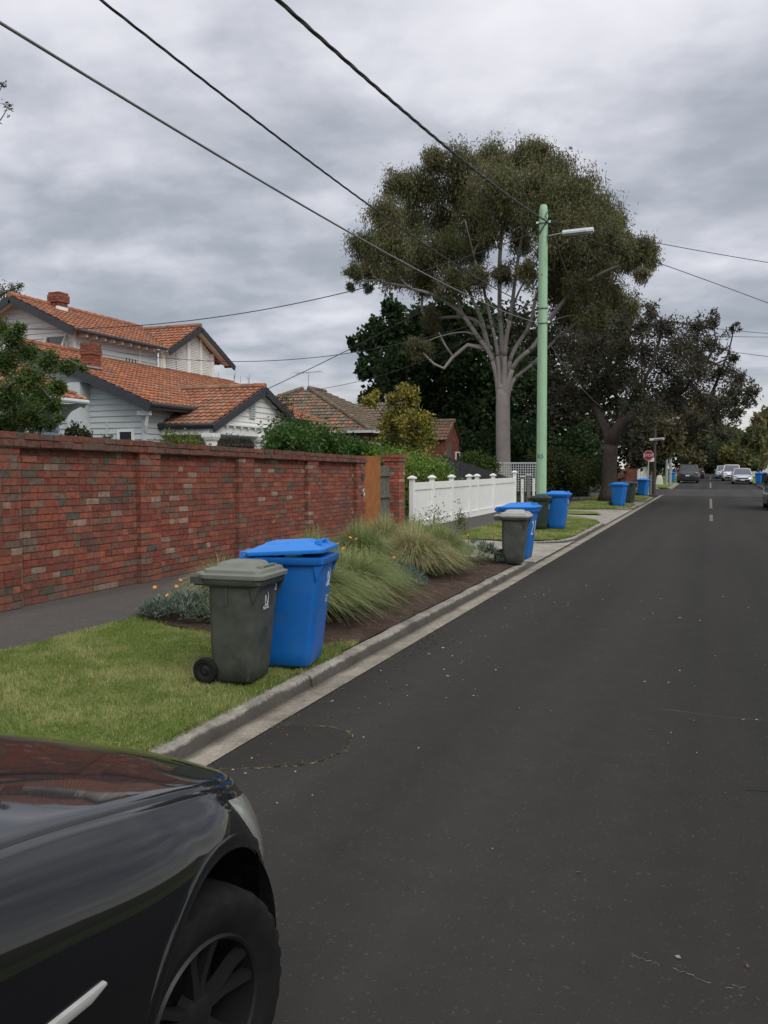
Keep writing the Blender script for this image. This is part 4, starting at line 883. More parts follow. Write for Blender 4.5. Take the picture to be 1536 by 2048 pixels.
soffit(lr, [(XE, Y0, ZE - .08), (XE, 30, ZE - .08), (-14.8, 30, ZE - .04), (-14.8, Y0, ZE - .04)], M_trim)
mb = MB(); mb.tube([(XE + .06, Y0, ZE - .04), (XE + .06, 21.75, ZE - .04)], .065, 8); mb.box((XE + .01, 20.7, ZE - .1), (.03, 2.0, .14)); obj('gutter', mb, M_trim, lr)
mb = MB(); mb.box((-14.62, YG - .22, 3.22), (.42, .10, .12)); mb.tube([(-14.5, YG - .22, 3.2), (-14.62, YG - .15, 2.9), (-14.7, YG - .05, 2.72)], .05, 6); obj('eave_bracket', mb, M_white, w1)
# porch gable facing the street
PX, PYr, PZr, PY0, PY1, PZe = -12.95, 23.8, 4.2, 20.85, 26.75, 2.93
pr_ = MB(); pg = random.Random(15)
tiles(pr_, (-15.2, PY0, PZe), (PX, PY0, PZe), (-16.1, PYr, PZr), (PX, PYr, PZr), MOSS, pg, alt=TERRA, altp=.3)
tiles(pr_, (PX, PY1, PZe), (-14.4, PY1, PZe), (PX, PYr, PZr), (-16.1, PYr, PZr), MOSS, pg)
ridge(pr_, (-16.2, PYr, PZr + .05), (PX, PYr, PZr + .05), pg, MOSS)
por = obj('porch_roof', pr_, M_tile, H, col=True)
barge(por, [(PX + .03, PY0 - .1, PZe - .13), (PX + .03, PYr, PZr - .1), (PX + .03, PY1 + .1, PZe - .13)], 0, .22)
mb = MB(); mb.tube([(-15.0, PY0 - .06, PZe - .02), (PX, PY0 - .06, PZe - .02)], .06, 8); mb.box((-13.95, PY0 - .02, PZe - .07), (1.95, .03, .13)); obj('gutter', mb, M_trim, por)
mb = MB(); mb.add([(-14.95, 20.72, 3.52), (-14.95, 20.9, 3.52), (-15.75, 22.3, 3.98), (-15.85, 22.15, 3.99)], [(0, 1, 2, 3)]); mb.box((-14.55, 20.75, 3.42), (.5, .3, .05)); obj('valley_flashing', mb, M_galv, por)
mb = MB(); psl = (PZr - PZe) / (PYr - PY0)
boards(mb, (-13.15, 0, 0), (0, 1, 0), (1, 0, 0), 2.92, PZr - .12, lambda z: PYr - max(0, (PZr - .1 - z) / psl), lambda z: PYr + max(0, (PZr - .1 - z) / psl), .17)
pgb = obj('porch_gable', mb, M_white, H)
mb = MB(); mb.box((-13.12, PYr - .55, 3.45), (.05, .34, .5))
for k in range(7): mb.box((-13.085, PYr - .55, 3.24 + k * .068), (.045, .30, .03))
obj('vent', mb, M_board, pgb)
mb = MB(); mb.box((-13.13, PYr, 2.80), (.14, 5.5, .26)); mb.box((-13.09, PYr, 2.955), (.24, 5.5, .05))
for k in range(14): mb.box((-13.03, PY0 + .35 + k * .41, 2.90), (.10, .07, .06))
mb.box((-14.0, PY0 + .12, 2.75), (1.7, .14, .2)); obj('porch_beam', mb, M_white, H)
for y in (20.95, 23.75, 26.55):
    mb = MB(); mb.loft([rr(-13.13, y, r_, r_, .02, z, 2) for r_, z in ((.19, .2), (.19, 1.2), (.15, 1.25), (.13, 2.45), (.17, 2.5), (.2, 2.58), (.2, 2.68))]); obj('porch_column', mb, M_white, H)
mb = MB(); mb.box((-13.9, PYr, 2.66), (1.6, 5.4, .04)); obj('porch_ceiling', mb, M_board, H)
mb = MB(); mb.box((-13.15, PYr, .7), (.2, 5.4, 1.2)); obj('porch_balustrade', mb, M_board, H)
win(H, (-14.79, 0, 0), (0, 1, 0), (1, 0, 0), 21.3, 22.5, 1.1, 2.45, .08, M_inside, 3)
win(H, (-14.79, 0, 0), (0, 1, 0), (1, 0, 0), 24.6, 26.2, 1.1, 2.45, .08, M_inside, 3)
# upper storey
YU, UXR, UZR, UXE, UZE, UXW = 22.1, -20.9, 7.16, -18.42, 6.0, -18.8
usl = (UZR - UZE) / (UXE - UXR); mb = MB(); uz = UZR - usl * (UXW - UXR) - .07
boards(mb, (0, YU, 0), (1, 0, 0), (0, -1, 0), 4.6, UZR - .1, lambda z: UXR - min(UXW - UXR, max(0, (UZR - .07 - z) / usl)), lambda z: UXR + min(UXW - UXR, max(0, (UZR - .07 - z) / usl)), .175)
wu = obj('wall', mb, M_boardu, H)
mb = MB(); boards(mb, (UXW, 0, 0), (0, 1, 0), (1, 0, 0), 5.1, uz, lambda z: YU, lambda z: 26.45, .175); wu2 = obj('wall', mb, M_board, H)
mb = MB(); mb.box((UXW + .005, YU - .01, 5.45), (.09, .09, 1.2)); obj('corner_board', mb, M_boardu, wu)
mb = MB(); mb.box((UXW + .01, 25.4, 5.5), (.05, .09, .9)); obj('cover_strip', mb, M_boardu, wu)
f = win(H, (0, YU, 0), (1, 0, 0), (0, -1, 0), -19.82, -19.1, 5.42, 5.86, .06, M_skyglass)
mb = MB(); mb.beam((-19.83, YU - .30, 5.40), (-19.83, YU - .04, 5.9), .05, .05); mb.beam((-19.08, YU - .30, 5.40), (-19.08, YU - .04, 5.9), .05, .05); mb.beam((-19.85, YU - .3, 5.4), (-19.06, YU - .3, 5.4), .05, .05); obj('sash', mb, M_cream, f)
ur = MB(); ug = random.Random(25); UY0 = 21.62
tiles(ur, (UXE, UY0, UZE), (UXE, 26.4, UZE), (UXR, UY0, UZR), (UXR, 28.4, UZR), TERRA, ug, alt=MOSS, altp=.45)
tiles(ur, (2 * UXR - UXE, 30, UZE), (2 * UXR - UXE, UY0, UZE), (UXR, 30, UZR), (UXR, UY0, UZR), TERRA, ug, course=.4, col_w=.4)
DX, DY, DZ = -18.2, 28.4, 7.06
tiles(ur, (UXE - .05, 26.38, 5.95), (DX, 26.38, 5.95), (UXR, DY, DZ), (DX, DY, DZ), TERRA, ug, alt=MOSS, altp=.4)
tiles(ur, (DX, 30.75, 5.9), (UXR, 30.75, 5.9), (DX, DY, DZ), (UXR, DY, DZ), TERRA, ug)
ridge(ur, (UXR, UY0, UZR + .05), (UXR, 28.4, UZR + .03), ug, TERRA); ridge(ur, (UXR, DY, DZ + .05), (DX, DY, DZ + .05), ug, MOSS)
uro = obj('roof', ur, M_tile, H, col=True)
barge(uro, [(2 * UXR - UXE, UY0, UZE - .1), (UXR, UY0, UZR - .1), (UXE, UY0, UZE - .1)], 0, .24)
soffit(uro, [(2 * UXR - UXE, UY0, UZE - .07), (UXR, UY0, UZR - .07), (UXR, YU, UZR - .07), (2 * UXR - UXE, YU, UZE - .07)], M_cream)
barge(uro, [(DX + .03, 26.3, 5.83), (DX + .03, DY, DZ - .1), (DX + .03, 30.85, 5.75)], 0, .2)
soffit(uro, [(DX, 26.38, 5.88), (DX, DY, DZ - .06), (-18.6, DY, DZ - .06), (-18.6, 26.38, 5.88)], M_cream); soffit(uro, [(DX, 30.7, 5.84), (DX, DY, DZ - .06), (-18.6, DY, DZ - .06), (-18.6, 30.7, 5.84)], M_cream)
mb = MB(); mb.tube([(UXE + .05, UY0, UZE - .03), (UXE + .05, 26.35, UZE - .03)], .06, 8); obj('gutter', mb, M_trim, uro)
mb = MB(); mb.tube([(DX - .02, 30.78, 5.83), (-18.6, 30.78, 5.83)], .06, 8); obj('gutter', mb, M_trim, uro)
mb = MB()
for k in range(10):
    mb = MB(); mb.box((-18.61, 22.3 + k * .44, UZE - .12), (.34, .07, .1)); obj('rafter_end', mb, M_white, uro)
# shuttered dormer window wall
dsl = (DZ - 5.95) / (DY - 26.38); dtop = lambda y: DZ - .1 - dsl * abs(y - DY)
mb = MB(); q = [(-18.6, 26.42, 4.9), (-18.6, 29.95, 4.9), (-18.6, 29.95, dtop(29.95)), (-18.6, DY, dtop(DY)), (-18.6, 26.42, dtop(26.42))]; mb.prism(q, (0, 0, 0), (-.1, 0, 0)); dw = obj('dormer_wall', mb, M_white, H)
for ya, yb in ((26.62, 27.25), (27.3, 27.95), (28.2, 28.85), (28.98, 29.6)):
    mb = MB(); z = 5.22; za = min(dtop(ya), dtop(yb)) - .06
    while True:
        ztop = z + .06
        a_, b_ = ya, yb
        if z > max(dtop(ya), dtop(yb)) - .12: break
        if z > dtop(ya) - .12: a_ = DY - (DZ - .22 - z) / dsl
        if z > dtop(yb) - .12: b_ = DY + (DZ - .22 - z) / dsl
        if b_ - a_ > .05: mb.add([(-18.585, a_, z + .055), (-18.585, b_, z + .055), (-18.545, b_, z), (-18.545, a_, z), (-18.59, b_, z - .004), (-18.59, a_, z - .004)], [(0, 3, 2, 1), (3, 5, 4, 2)])
        z += .062
    sh = obj('shutter', mb, M_white, dw)
mb = MB()
for y, w_ in ((26.5, .14), (28.08, .2), (28.92, .1), (29.75, .2)): mb.box((-18.57, y, (5.1 + dtop(y)) / 2), (.10, w_, dtop(y) - 5.12))
mb.box((-18.57, 28.2, 5.16), (.12, 3.4, .1)); obj('window_frame', mb, M_white, dw)
uc = stack('chimney', H, -20.7, 23.6, .40, .42, 6.9, 7.65, [(0, 6.75, 6), (.05, 7.266, 3), (.02, 7.524, 1)])
mb = MB(); mb.box((-20.47, 23.5, 7.05), (.08, .5, .12)); obj('flashing', mb, M_white, uc)
mb = MB()
for k in range(4):
    mb = MB(); mb.tube([(-18.5, 24.3 + k * .16, 5.2), (-18.5, 24.3 + k * .16, 5.42)], .022, 6); obj('vent_pipe', mb, M_trim, H)
# blue-grey neighbour at the left
NB = thing('neighbour_house', 'blue grey weatherboard house with orange roof at the left edge behind the small leafed tree', 'house', (-14, 11, .1))
mb = MB(); NXW, NXE, NZE, NYE = -13.0, -12.35, 3.12, 14.9
boards(mb, (NXW, 0, 0), (0, 1, 0), (1, 0, 0), .2, NZE, lambda z: 4, lambda z: 14.75, .19); boards(mb, (0, 14.75, 0), (-1, 0, 0), (0, 1, 0), .2, NZE, lambda z: 13.0, lambda z: 20, .19); obj('wall', mb, M_bluebd, NB)
NYE = 14.5; rf = MB(); tiles(rf, (NXE, 3.5, NZE), (NXE, NYE + .35, NZE), (NXE - 4.2, 3.5, NZE + 2.0), (NXE - 4.2, NYE + .35, NZE + 2.0), TERRA, hg, alt=MOSS, altp=.3); tiles(rf, (NXE - 8.4, NYE + .35, NZE), (NXE - 8.4, 3.5, NZE), (NXE - 4.2, NYE + .35, NZE + 2), (NXE - 4.2, 3.5, NZE + 2), TERRA, hg, course=.4, col_w=.4); ridge(rf, (NXE - 4.2, 3.5, NZE + 2.05), (NXE - 4.2, NYE + .35, NZE + 2.05), hg, TERRA); nr = obj('roof', rf, M_tile, NB, col=True)
barge(nr, [(NXE, NYE + .33, NZE - .08), (NXE - 4.2, NYE + .33, NZE + 1.92), (NXE - 8.4, NYE + .33, NZE - .08)], 0, .16, M_board)
mb = MB(); mb.tube([(NXE + .05, 3.5, NZE - .03), (NXE + .05, NYE + .35, NZE - .03)], .05, 8); obj('gutter', mb, M_board, nr)
mb = MB(); mb.prism([(NXE + .1, 14.7, NZE - .06), (NXE - .55, 14.7, NZE - .06), (NXE - .5, 14.7, NZE - .42), (NXE - .3, 14.7, NZE - .22)], (0, 0, 0), (0, .05, 0)); obj('eave_bracket', mb, M_board, nr)
win(NB, (NXW, 0, 0), (0, 1, 0), (1, 0, 0), 12.5, 13.7, 1.6, 2.75, .1, M_skyglass, 2)
# brown tiled house
B = thing('brown_roof_house', 'red brick house with brown tiled hip roof behind the hedge', 'house', (-17, 38, .1))
bgn = random.Random(35); cx, cy, ze = -12.9, 32.5, 3.2; pk = at(618, 779, 36.2)
mb = MB()
tiles(mb, (-22.5, cy, ze), (cx, cy, ze), (pk[0] - .3, pk[1], pk[2]), (pk[0], pk[1], pk[2]), BROWN, bgn, alt=[(.33, .13, .07), (.26, .12, .07)], altp=.12)
tiles(mb, (cx, cy, ze), (cx, 41, ze), (pk[0], pk[1], pk[2]), (pk[0], 38, pk[2]), BROWN, bgn)
ridge(mb, (cx, cy, ze + .05), pk + np.array([0, 0, .06]), bgn, BROWN, .1); ridge(mb, pk + np.array([0, 0, .06]), (pk[0], 38, pk[2] + .06), bgn, BROWN, .1)
ridge(mb, (-22.5, cy, ze + .05), pk + np.array([-.3, 0, .06]), bgn, BROWN, .1)
wy = 38.6; wz = at(740, 813, wy)[2]
tiles(mb, (-16.5, 36.0, ze), (-12.9, 36.0, ze), (-16.5, wy, wz), (-12.9, wy, wz), BROWN, bgn); ridge(mb, (-16.6, wy, wz + .05), (-12.9, wy, wz + .05), bgn, BROWN, .1)
tiles(mb, (-12.9, 41.2, ze), (-16.5, 41.2, ze), (-12.9, wy, wz), (-16.5, wy, wz), BROWN, bgn)
br = obj('roof', mb, M_tile, B, col=True)
mb = MB(); brickrun(mb, (-22.4, 32.9, .1), (1, 0, 0), (0, -1, 0), 9.1, 0, 35, .086, bgn, odd=.3); brickrun(mb, (-13.3, 32.9, .1), (0, 1, 0), (1, 0, 0), 3.5, 0, 35, .086, bgn, odd=.3)
brickrun(mb, (-13.3, 36.4, .1), (1, 0, 0), (0, -1, 0), .25, 0, 35, .086, bgn, odd=.3); brickrun(mb, (-13.05, 36.4, .1), (0, 1, 0), (1, 0, 0), 4.5, 0, 35, .086, bgn, odd=.3)
obj('wall', mb, M_brick, B, col=True)
mb = MB(); mb.prism([(-13.07, 36.4, 3.1), (-13.07, 41, 3.1), (-13.07, wy, wz - .05)], (0, 0, 0), (-.1, 0, 0)); obj('gable', mb, plain('red_gable_brick', (.15, .05, .04), .9, var=.3, scale=14), B)
mb = MB(); mb.box((-14.4, 35.95, ze - .02), (3.0, .1, .1)); mb.box((cx - 4.7, cy - .05, ze - .02), (9.6, .1, .1)); mb.box((cx + .05, 34.2, ze - .02), (.1, 3.5, .1)); obj('gutter', mb, M_board, br)
win(B, (0, 36.4, 0), (1, 0, 0), (0, -1, 0), -13.1, -12.2, 1.9, 2.75, .08, M_glass, 1)
win(B, (-13.3, 0, 0), (0, 1, 0), (1, 0, 0), 33.6, 35.4, 1.6, 2.7, .08, M_glass, 2)
an = at(617, 745, 36.2); aer = thing('tv_antenna', 'thin television antenna on the peak of the brown tiled roof', 'antenna', (an[0], an[1], pk[2])); mb = MB(); mb.tube([(an[0], an[1], pk[2]), (an[0], an[1], an[2])], .018, 6); obj('mast', mb, M_galv, aer)
mb = MB(); mb.tube([(an[0] - .7, an[1] + .1, an[2] - .02), (an[0] + .7, an[1] - .1, an[2] + .03)], .012, 5)
for k in range(7): x = an[0] - .6 + k * .2; mb.tube([(x, an[1] - .3, an[2]), (x, an[1] + .3, an[2])], .006, 4)
obj('aerial', mb, M_galv, aer)
vp = at(772, 810, wy); mb = MB(); mb.lathe([(.05, wz - .1), (.05, wz + .35), (.1, wz + .36), (.1, wz + .45), (.03, wz + .5)], (vp[0], wy, 0)); obj('flue', mb, M_galv, B)
# small brick gable annexe
A = thing('brick_annexe', 'small red brick gabled building with brown tiles left of the gum trunk', 'house', (-13.5, 44, .1))
ap = at(905, 843, 44); ez = 3.12; mb = MB(); tiles(mb, (-15.2, 42.5, ez), (ap[0] + .15, 42.5, ez), (-15.2, 44, ap[2]), (ap[0] + .15, 44, ap[2]), [(.17, .10, .07), (.2, .12, .08), (.14, .09, .065)], bgn); tiles(mb, (ap[0] + .15, 45.5, ez), (-15.2, 45.5, ez), (ap[0] + .15, 44, ap[2]), (-15.2, 44, ap[2]), BROWN, bgn); ridge(mb, (-15.2, 44, ap[2] + .05), (ap[0] + .15, 44, ap[2] + .05), bgn, BROWN)
obj('roof', mb, M_tile, A, col=True)
mb = MB(); x = ap[0]
for c in range(int((ap[2] - .1) / .086)):
    z = c * .086; hw = 1.3 if z < ez - .1 else max(0, 1.3 * (ap[2] - .1 - z) / (ap[2] - ez)); 
    if hw > .1: brickrun(mb, (x, 44 - hw, .1), (0, 1, 0), (1, 0, 0), 2 * hw, z, 1, .086, bgn, odd=.2)
brickrun(mb, (-15, 42.7, .1), (1, 0, 0), (0, -1, 0), x + 15, 0, 35, .086, bgn, odd=.2); obj('wall', mb, M_brick, A, col=True)
mb = MB(); mb.prism([(x - .04, 42.75, .1), (x - .04, 45.25, .1), (x - .04, 45.25, ez), (x - .04, 44, ap[2] - .12), (x - .04, 42.75, ez)], (0, 0, 0), (-.05, 0, 0)); mb.box((-13.7, 42.78, 1.55), (2.4, .06, 2.9)); obj('mortar', mb, M_mortar, A)
win(A, (x, 0, 0), (0, 1, 0), (1, 0, 0), 44.6, 45.2, 1.3, 2.5, .07, M_glass)
# ------------------------------------------------------------ shrubs, hedges and garden plants
def shrub(name, label, cat, base, blobs, cols, k, per, Ln, Wd, sig, seed, droop=0, shell=.6, group=None, stems=True, jit=.25):
    t = thing(name, label, cat, base, 0, group); c = clumps(blobs, k, seed, shell); sg = np.repeat(np.array([[min(b[3:6])] for b in blobs]), k, 0) * sig
    V, F, cc = leaves(c, sg, per, Ln, Wd, cols, droop, seed, jit=jit); ok = V.reshape(-1, 4, 3)[:, :, 2].min(1) > base[2] - .02; V = V.reshape(-1, 4, 3)[ok].reshape(-1, 3); mesh('foliage', V, quadfaces(len(V) // 4), M_leaf, t, col=cc[ok])
    if stems:
        mb = MB(); b0 = np.array(base, float); g_ = random.Random(seed)
        for b in blobs:
            s = np.array([b[0], b[1], base[2]]) * .6 + b0 * .4; s[2] = base[2]; e = np.array(b[:3]); mb.tube([s, (s + e) / 2 + np.array([g_.uniform(-.1, .1), g_.uniform(-.1, .1), 0]), e + np.array([0, 0, b[5] * .5])], [.03, .022, .01], 5)
        obj('stems', mb, M_twig, t)
    return t
IVY = [(.045, .095, .022), (.06, .12, .03), (.034, .07, .018), (.08, .135, .035)]
shrub('ivy_hedge', 'deep green vine hedge rising over the brick wall beside the rusty panel', 'hedge', (-9.0, 19.5, .1), [(-8.9 - .25 * (i % 3), 17.5 + i * .62, 1.72 + [.35, .62, .6, .55, .45, .36, .3, .22, .18, .02][i] * .9, .7, .55, .55) for i in range(10)] + [(-8.9, 17.4 + i, .8, .6, .7, .8) for i in range(7)], IVY, 70, 34, .13, .05, .2, 101, droop=.5)
shrub('vine', 'straggly dark vine spilling over the porch gable end', 'vine', (-12.6, 25.6, .1), [tuple(at(u, v, 24.6 + .3 * i)) + (.28, .4, .3) for i, (u, v) in enumerate(((560, 862), (575, 838), (590, 855), (545, 880), (600, 880), (570, 815), (540, 848)))], [(.04, .045, .02), (.055, .05, .026), (.03, .035, .016)], 16, 12, .1, .05, .5, 102, shell=.1)
HED = [(.12, .20, .035), (.155, .235, .045), (.09, .155, .028), (.19, .25, .06)]
shrub('clipped_hedge', 'bright green leafy hedge behind the white fence next to the brick pier', 'hedge', (-8.3, 24, .1), [(-8.3 - .15 * (i % 2), 21.3 + i * .62, 1.66 + .06 * math.sin(i * 2.1) - .03 * i, .62, .55, .6) for i in range(10)] + [(-8.3, 21.6 + i * .9, .7, .6, .7, .6) for i in range(6)], HED, 80, 30, .10, .05, .22, 103)
YFL = [(.30, .25, .05), (.10, .13, .035), (.085, .115, .03), (.38, .30, .06), (.2, .19, .05)]
tree('yellow_flowering_tree', 'small yellow flowering tree in front of the brown roofed house', 'tree', tuple(at(815, 950, 29)[:2]) + (.1,), at(818, 900, 29), pxblobs([(815, 785, 20), (785, 800, 12), (825, 805, 14), (800, 830, 22), (780, 850, 24), (820, 850, 26), (850, 845, 22), (790, 880, 24), (830, 890, 28), (770, 880, 16), (855, 880, 20), (740, 800, 14), (752, 790, 8)], 29, .8, 3), .09, M_twig, YFL, 34, 22, .12, .07, .25, seed=111, sub=4, minr=.015)
shrub('garden_hedge', 'tall dark hedge mass behind the charcoal paling fence and gum trunk', 'hedge', (-15, 51, .1), [(-21 + i * 1.25, 51 + (i % 3) * .5, 2.2 + .4 * math.sin(i * 1.7), 1.1, 1.0, 2.0) for i in range(12)], DK, 90, 30, .26, .17, .3, 107)
shrub('garden_shrubs', 'rounded dark olive shrub behind the green pole', 'shrub', (-7.9, 42, .1), pxblobs([(1075, 925, 22), (1105, 925, 26), (1130, 935, 26), (1160, 945, 24), (1095, 950, 22), (1140, 965, 22), (1180, 950, 18)], 42, 1, 4), [(.045, .065, .02), (.06, .07, .025), (.035, .045, .018)], 50, 26, .14, .07, .3, 104)
shrub('garden_shrubs', 'green shrub between charcoal paling fence and gum trunk', 'shrub', (-10.6, 38, .1), pxblobs([(935, 925, 16), (960, 928, 18), (980, 935, 16), (925, 940, 16), (950, 945, 18)], 37, .6, 4), [(.05, .09, .02), (.065, .10, .025)], 40, 24, .12, .06, .3, 105)
shrub('garden_shrubs', 'shaded shrub row left of the grey green boarded fence', 'shrub', (-7.6, 47.5, .1), pxblobs([(1165, 985, 12), (1150, 975, 14), (1190, 940, 20), (1205, 935, 16)], 48, .5, 4), DK, 40, 24, .14, .08, .3, 106)
# small leaved tree over the wall at the left edge
MAP = [(.065, .115, .028), (.085, .14, .036), (.05, .085, .024), (.11, .145, .04)]
mblob = [(25, 675, 28), (60, 705, 24), (10, 720, 40), (100, 722, 26), (60, 758, 38), (135, 737, 18), (15, 790, 46), (85, 795, 34), (118, 775, 22), (60, 835, 38), (10, 850, 40), (92, 845, 20), (110, 810, 20), (40, 655, 14), (165, 735, 10), (0, 655, 22), (120, 835, 10), (150, 725, 12)]
tree('maple_tree', 'small leaved green tree hanging over the brick wall at the left edge', 'tree', (-10.2, 8.3, .1), (-10.15, 8.4, 1.5), pxblobs(mblob, 9.0, .8, 12, ky=1.0), .06, M_twig, MAP, 40, 34, .046, .019, .27, droop=.25, seed=121, sub=5, minr=.004, shell=.2, flat=.6)
tree('maple_tree', 'sparse twiggy tree reaching in at the top left edge', 'tree', (-12.6, 7.6, .1), (-12.4, 7.8, 3.0), [tuple(at(u, v, 8.6)) + (r / 250,) * 3 for u, v, r in ((-60, 200, 40), (-30, 175, 30), (5, 170, 14), (-20, 215, 30), (15, 215, 16), (-50, 260, 40), (-5, 245, 10), (-40, 350, 34), (-70, 420, 50), (-60, 520, 40))], .03, M_twig, [(.05, .05, .025), (.07, .06, .03)], 14, 4, .05, .022, .45, seed=122, sub=11, minr=.004, shell=.1)
tree('backyard_tree', 'grey green tree behind the upper gable at the left edge', 'tree', tuple(at(-10, 900, 32)[:2]) + (.1,), at(-10, 720, 32), pxblobs([(5, 590, 24), (25, 580, 18), (-25, 600, 30), (10, 620, 20), (40, 572, 9), (-20, 570, 24), (-30, 650, 30)], 32, .6, 2), .10, M_twig, [(.11, .13, .07), (.13, .145, .08)], 16, 15, .15, .06, .35, seed=123, sub=6, shell=.2)
for i, (u, v, Yp, r, lab, cc) in enumerate(((148, 862, 10.2, 20, 'small dark stemmed shrub above the brick wall beside the blue grey house', [(.045, .06, .025), (.06, .065, .03)]), (345, 880, 13.0, 26, 'yellow green shrub peeping over the wall below the porch', [(.14, .17, .03), (.17, .19, .04), (.09, .12, .025)]), (385, 885, 14.0, 24, 'second yellow green shrub over the wall nearer the porch column', [(.12, .16, .03), (.16, .18, .04)]), (470, 890, 18.5, 26, 'reddish shrub in the porch shade', [(.06, .035, .03), (.07, .05, .035)]), (215, 882, 10.6, 14, 'low creeping plant on top of the brick wall', [(.05, .075, .03), (.12, .14, .07)]))):
    p = at(u, v, Yp); rm = r * Yp / FPX * 1.15; q = at(u - 8, v + 18, Yp)
    shrub('wall_shrub', lab, 'shrub', (p[0], p[1], .1), [(p[0], p[1], p[2], rm * .8, rm, rm * .8), (q[0], q[1], q[2], rm * 1.2, rm * 1.3, rm * .8), (p[0] + rm, p[1] + .1, p[2] - rm * .6, rm * .7, rm * .7, rm * .6)], cc, 22, 14, .06, .03, .35, 130 + i, shell=.2)
bt = thing('bare_saplings', 'thin bare twigs of a leafless tree behind the shuttered dormer', 'tree', at(480, 900, 40) * np.array([1, 1, 0]) + np.array([0, 0, .1])); mb = MB(); g_ = random.Random(4); b0 = at(470, 900, 40); b0[2] = .1
for u in (440, 452, 468, 480, 500):
    e = at(u + g_.uniform(-6, 6), g_.uniform(742, 765), 40); mid = (b0 + e) / 2 + np.array([(e - b0)[0] * .35, 0, .3]); mb.tube([b0, mid, e], [.05, .03, .008], 5)
    for k in range(4): s = mid + (e - mid) * g_.uniform(.4, .95); mb.tube([s, s + np.array([g_.uniform(-.4, .4), .1, g_.uniform(.2, .5)])], [.012, .005], 4)
obj('branches', mb, M_twig, bt)
# ------------------------------------------------------------ tussocks and flowers in the street bed
def tussock(label, x, y, h, rad, n, straw, seed, lean=(0, 0)):
    g_ = np.random.default_rng(seed); t = thing('grass_tussock', label, 'grass clump', (x, y, float(zv(x)) + .02), 0, 'ornamental tussocks in the street bed')
    h *= 1.12; n = int(n * 1.15); a = g_.uniform(0, 2 * np.pi, n); rb = .12 * np.sqrt(g_.random(n)) * rad / .6; ln = h * g_.uniform(.75, 1.35, n); out_ = np.clip(np.abs(g_.normal(.62, .32, n)), .05, 1.25) * rad
    bx, by = x + rb * np.cos(a), y + rb * np.sin(a); z0 = float(zv(x)) + .01
    tx, ty = np.cos(a) + lean[0], np.sin(a) + lean[1]; wd = g_.uniform(.0022, .0042, n) * 1.15; pts = []; up = h * g_.uniform(.7, 1.15, n); fall = np.clip(out_ / rad, 0, 1.3)
    cur = g_.normal(0, .16, n); sx, sy = -np.sin(a + cur), np.cos(a + cur)
    K = 6; ribs = []
    for k in range(K):
        s = k / (K - 1); px = bx + tx * out_ * s ** 1.5 + sx * cur * s * s * .3; py = by + ty * out_ * s ** 1.5 + sy * cur * s * s * .3; pz = z0 + up * (1.55 * s - (.55 + .62 * fall) * s * s) ; pz = np.maximum(pz, z0 - .01)
        w_ = wd * (1 - s * .85); ribs.append((np.stack([px - sx * w_, py - sy * w_, pz], 1), np.stack([px + sx * w_, py + sy * w_, pz], 1)))
    V = np.concatenate([np.stack(r_, 1) for r_ in ribs], 1).reshape(-1, 3); F = (np.arange(n)[:, None, None] * 2 * K + np.array([[2 * k, 2 * k + 1, 2 * k + 3, 2 * k + 2] for k in range(K - 1)])[None]).reshape(-1, 4)
    gr = np.array([[.22, .285, .10], [.27, .33, .125], [.17, .235, .08]]); sw = np.array([[.52, .44, .25], [.46, .38, .20], [.56, .49, .30]]); ist = g_.random(n) < straw
    c = np.where(ist[:, None], sw[g_.integers(0, 3, n)], gr[g_.integers(0, 3, n)]) * g_.uniform(.75, 1.25, n)[:, None]
    mesh('blades', V, F, M_grass, t, col=np.repeat(c, K - 1, 0)); return t
tussock('largest green tussock of arching grass right behind the blue bin', -3.95, 8.05, .66, .86, 6500, .16, 201)
tussock('green tussock leaning to the kerb in the middle of the bed', -3.98, 9.25, .60, .80, 5200, .2, 202)
tussock('tall green tussock by the footpath behind the largest one', -4.75, 9.0, .62, .7, 3600, .22, 203)
tussock('fresh green upright tussock behind the bluish plant', -4.6, 11.2, .78, .65, 4200, .14, 204)
tussock('straw coloured tussock in the middle of the bed', -4.05, 11.9, .70, .75, 4800, .62, 205)
tussock('greenish tussock near the kerb side wheel of the grey bin', -3.9, 12.9, .66, .62, 4000, .2, 206)
tussock('half dry tussock by the footpath farther along the bed', -4.9, 12.9, .78, .7, 3600, .42, 207)
tussock('back tussock beside the far end of the bed', -4.7, 13.8, .72, .6, 2200, .2, 208)
tussock('low green tussock filling the gap behind the bluish plant', -4.15, 10.35, .5, .6, 2600, .15, 210)
tussock('green tussock at the kerb side before the half dry one', -3.75, 12.1, .45, .5, 2400, .2, 211)
tussock('tall soft green tussock at the back of the bed centre', -5.05, 10.6, .7, .6, 2600, .15, 212)
tussock('green tussock next to the silver plant by the farther grey bin', -4.25, 13.5, .66, .6, 2800, .18, 213)
tussock('small dry tussock just beyond the silver leaved clump', -5.1, 8.3, .55, .55, 1400, .5, 209)
SLV = [(.16, .215, .16), (.12, .175, .13), (.21, .26, .20), (.09, .14, .095)]
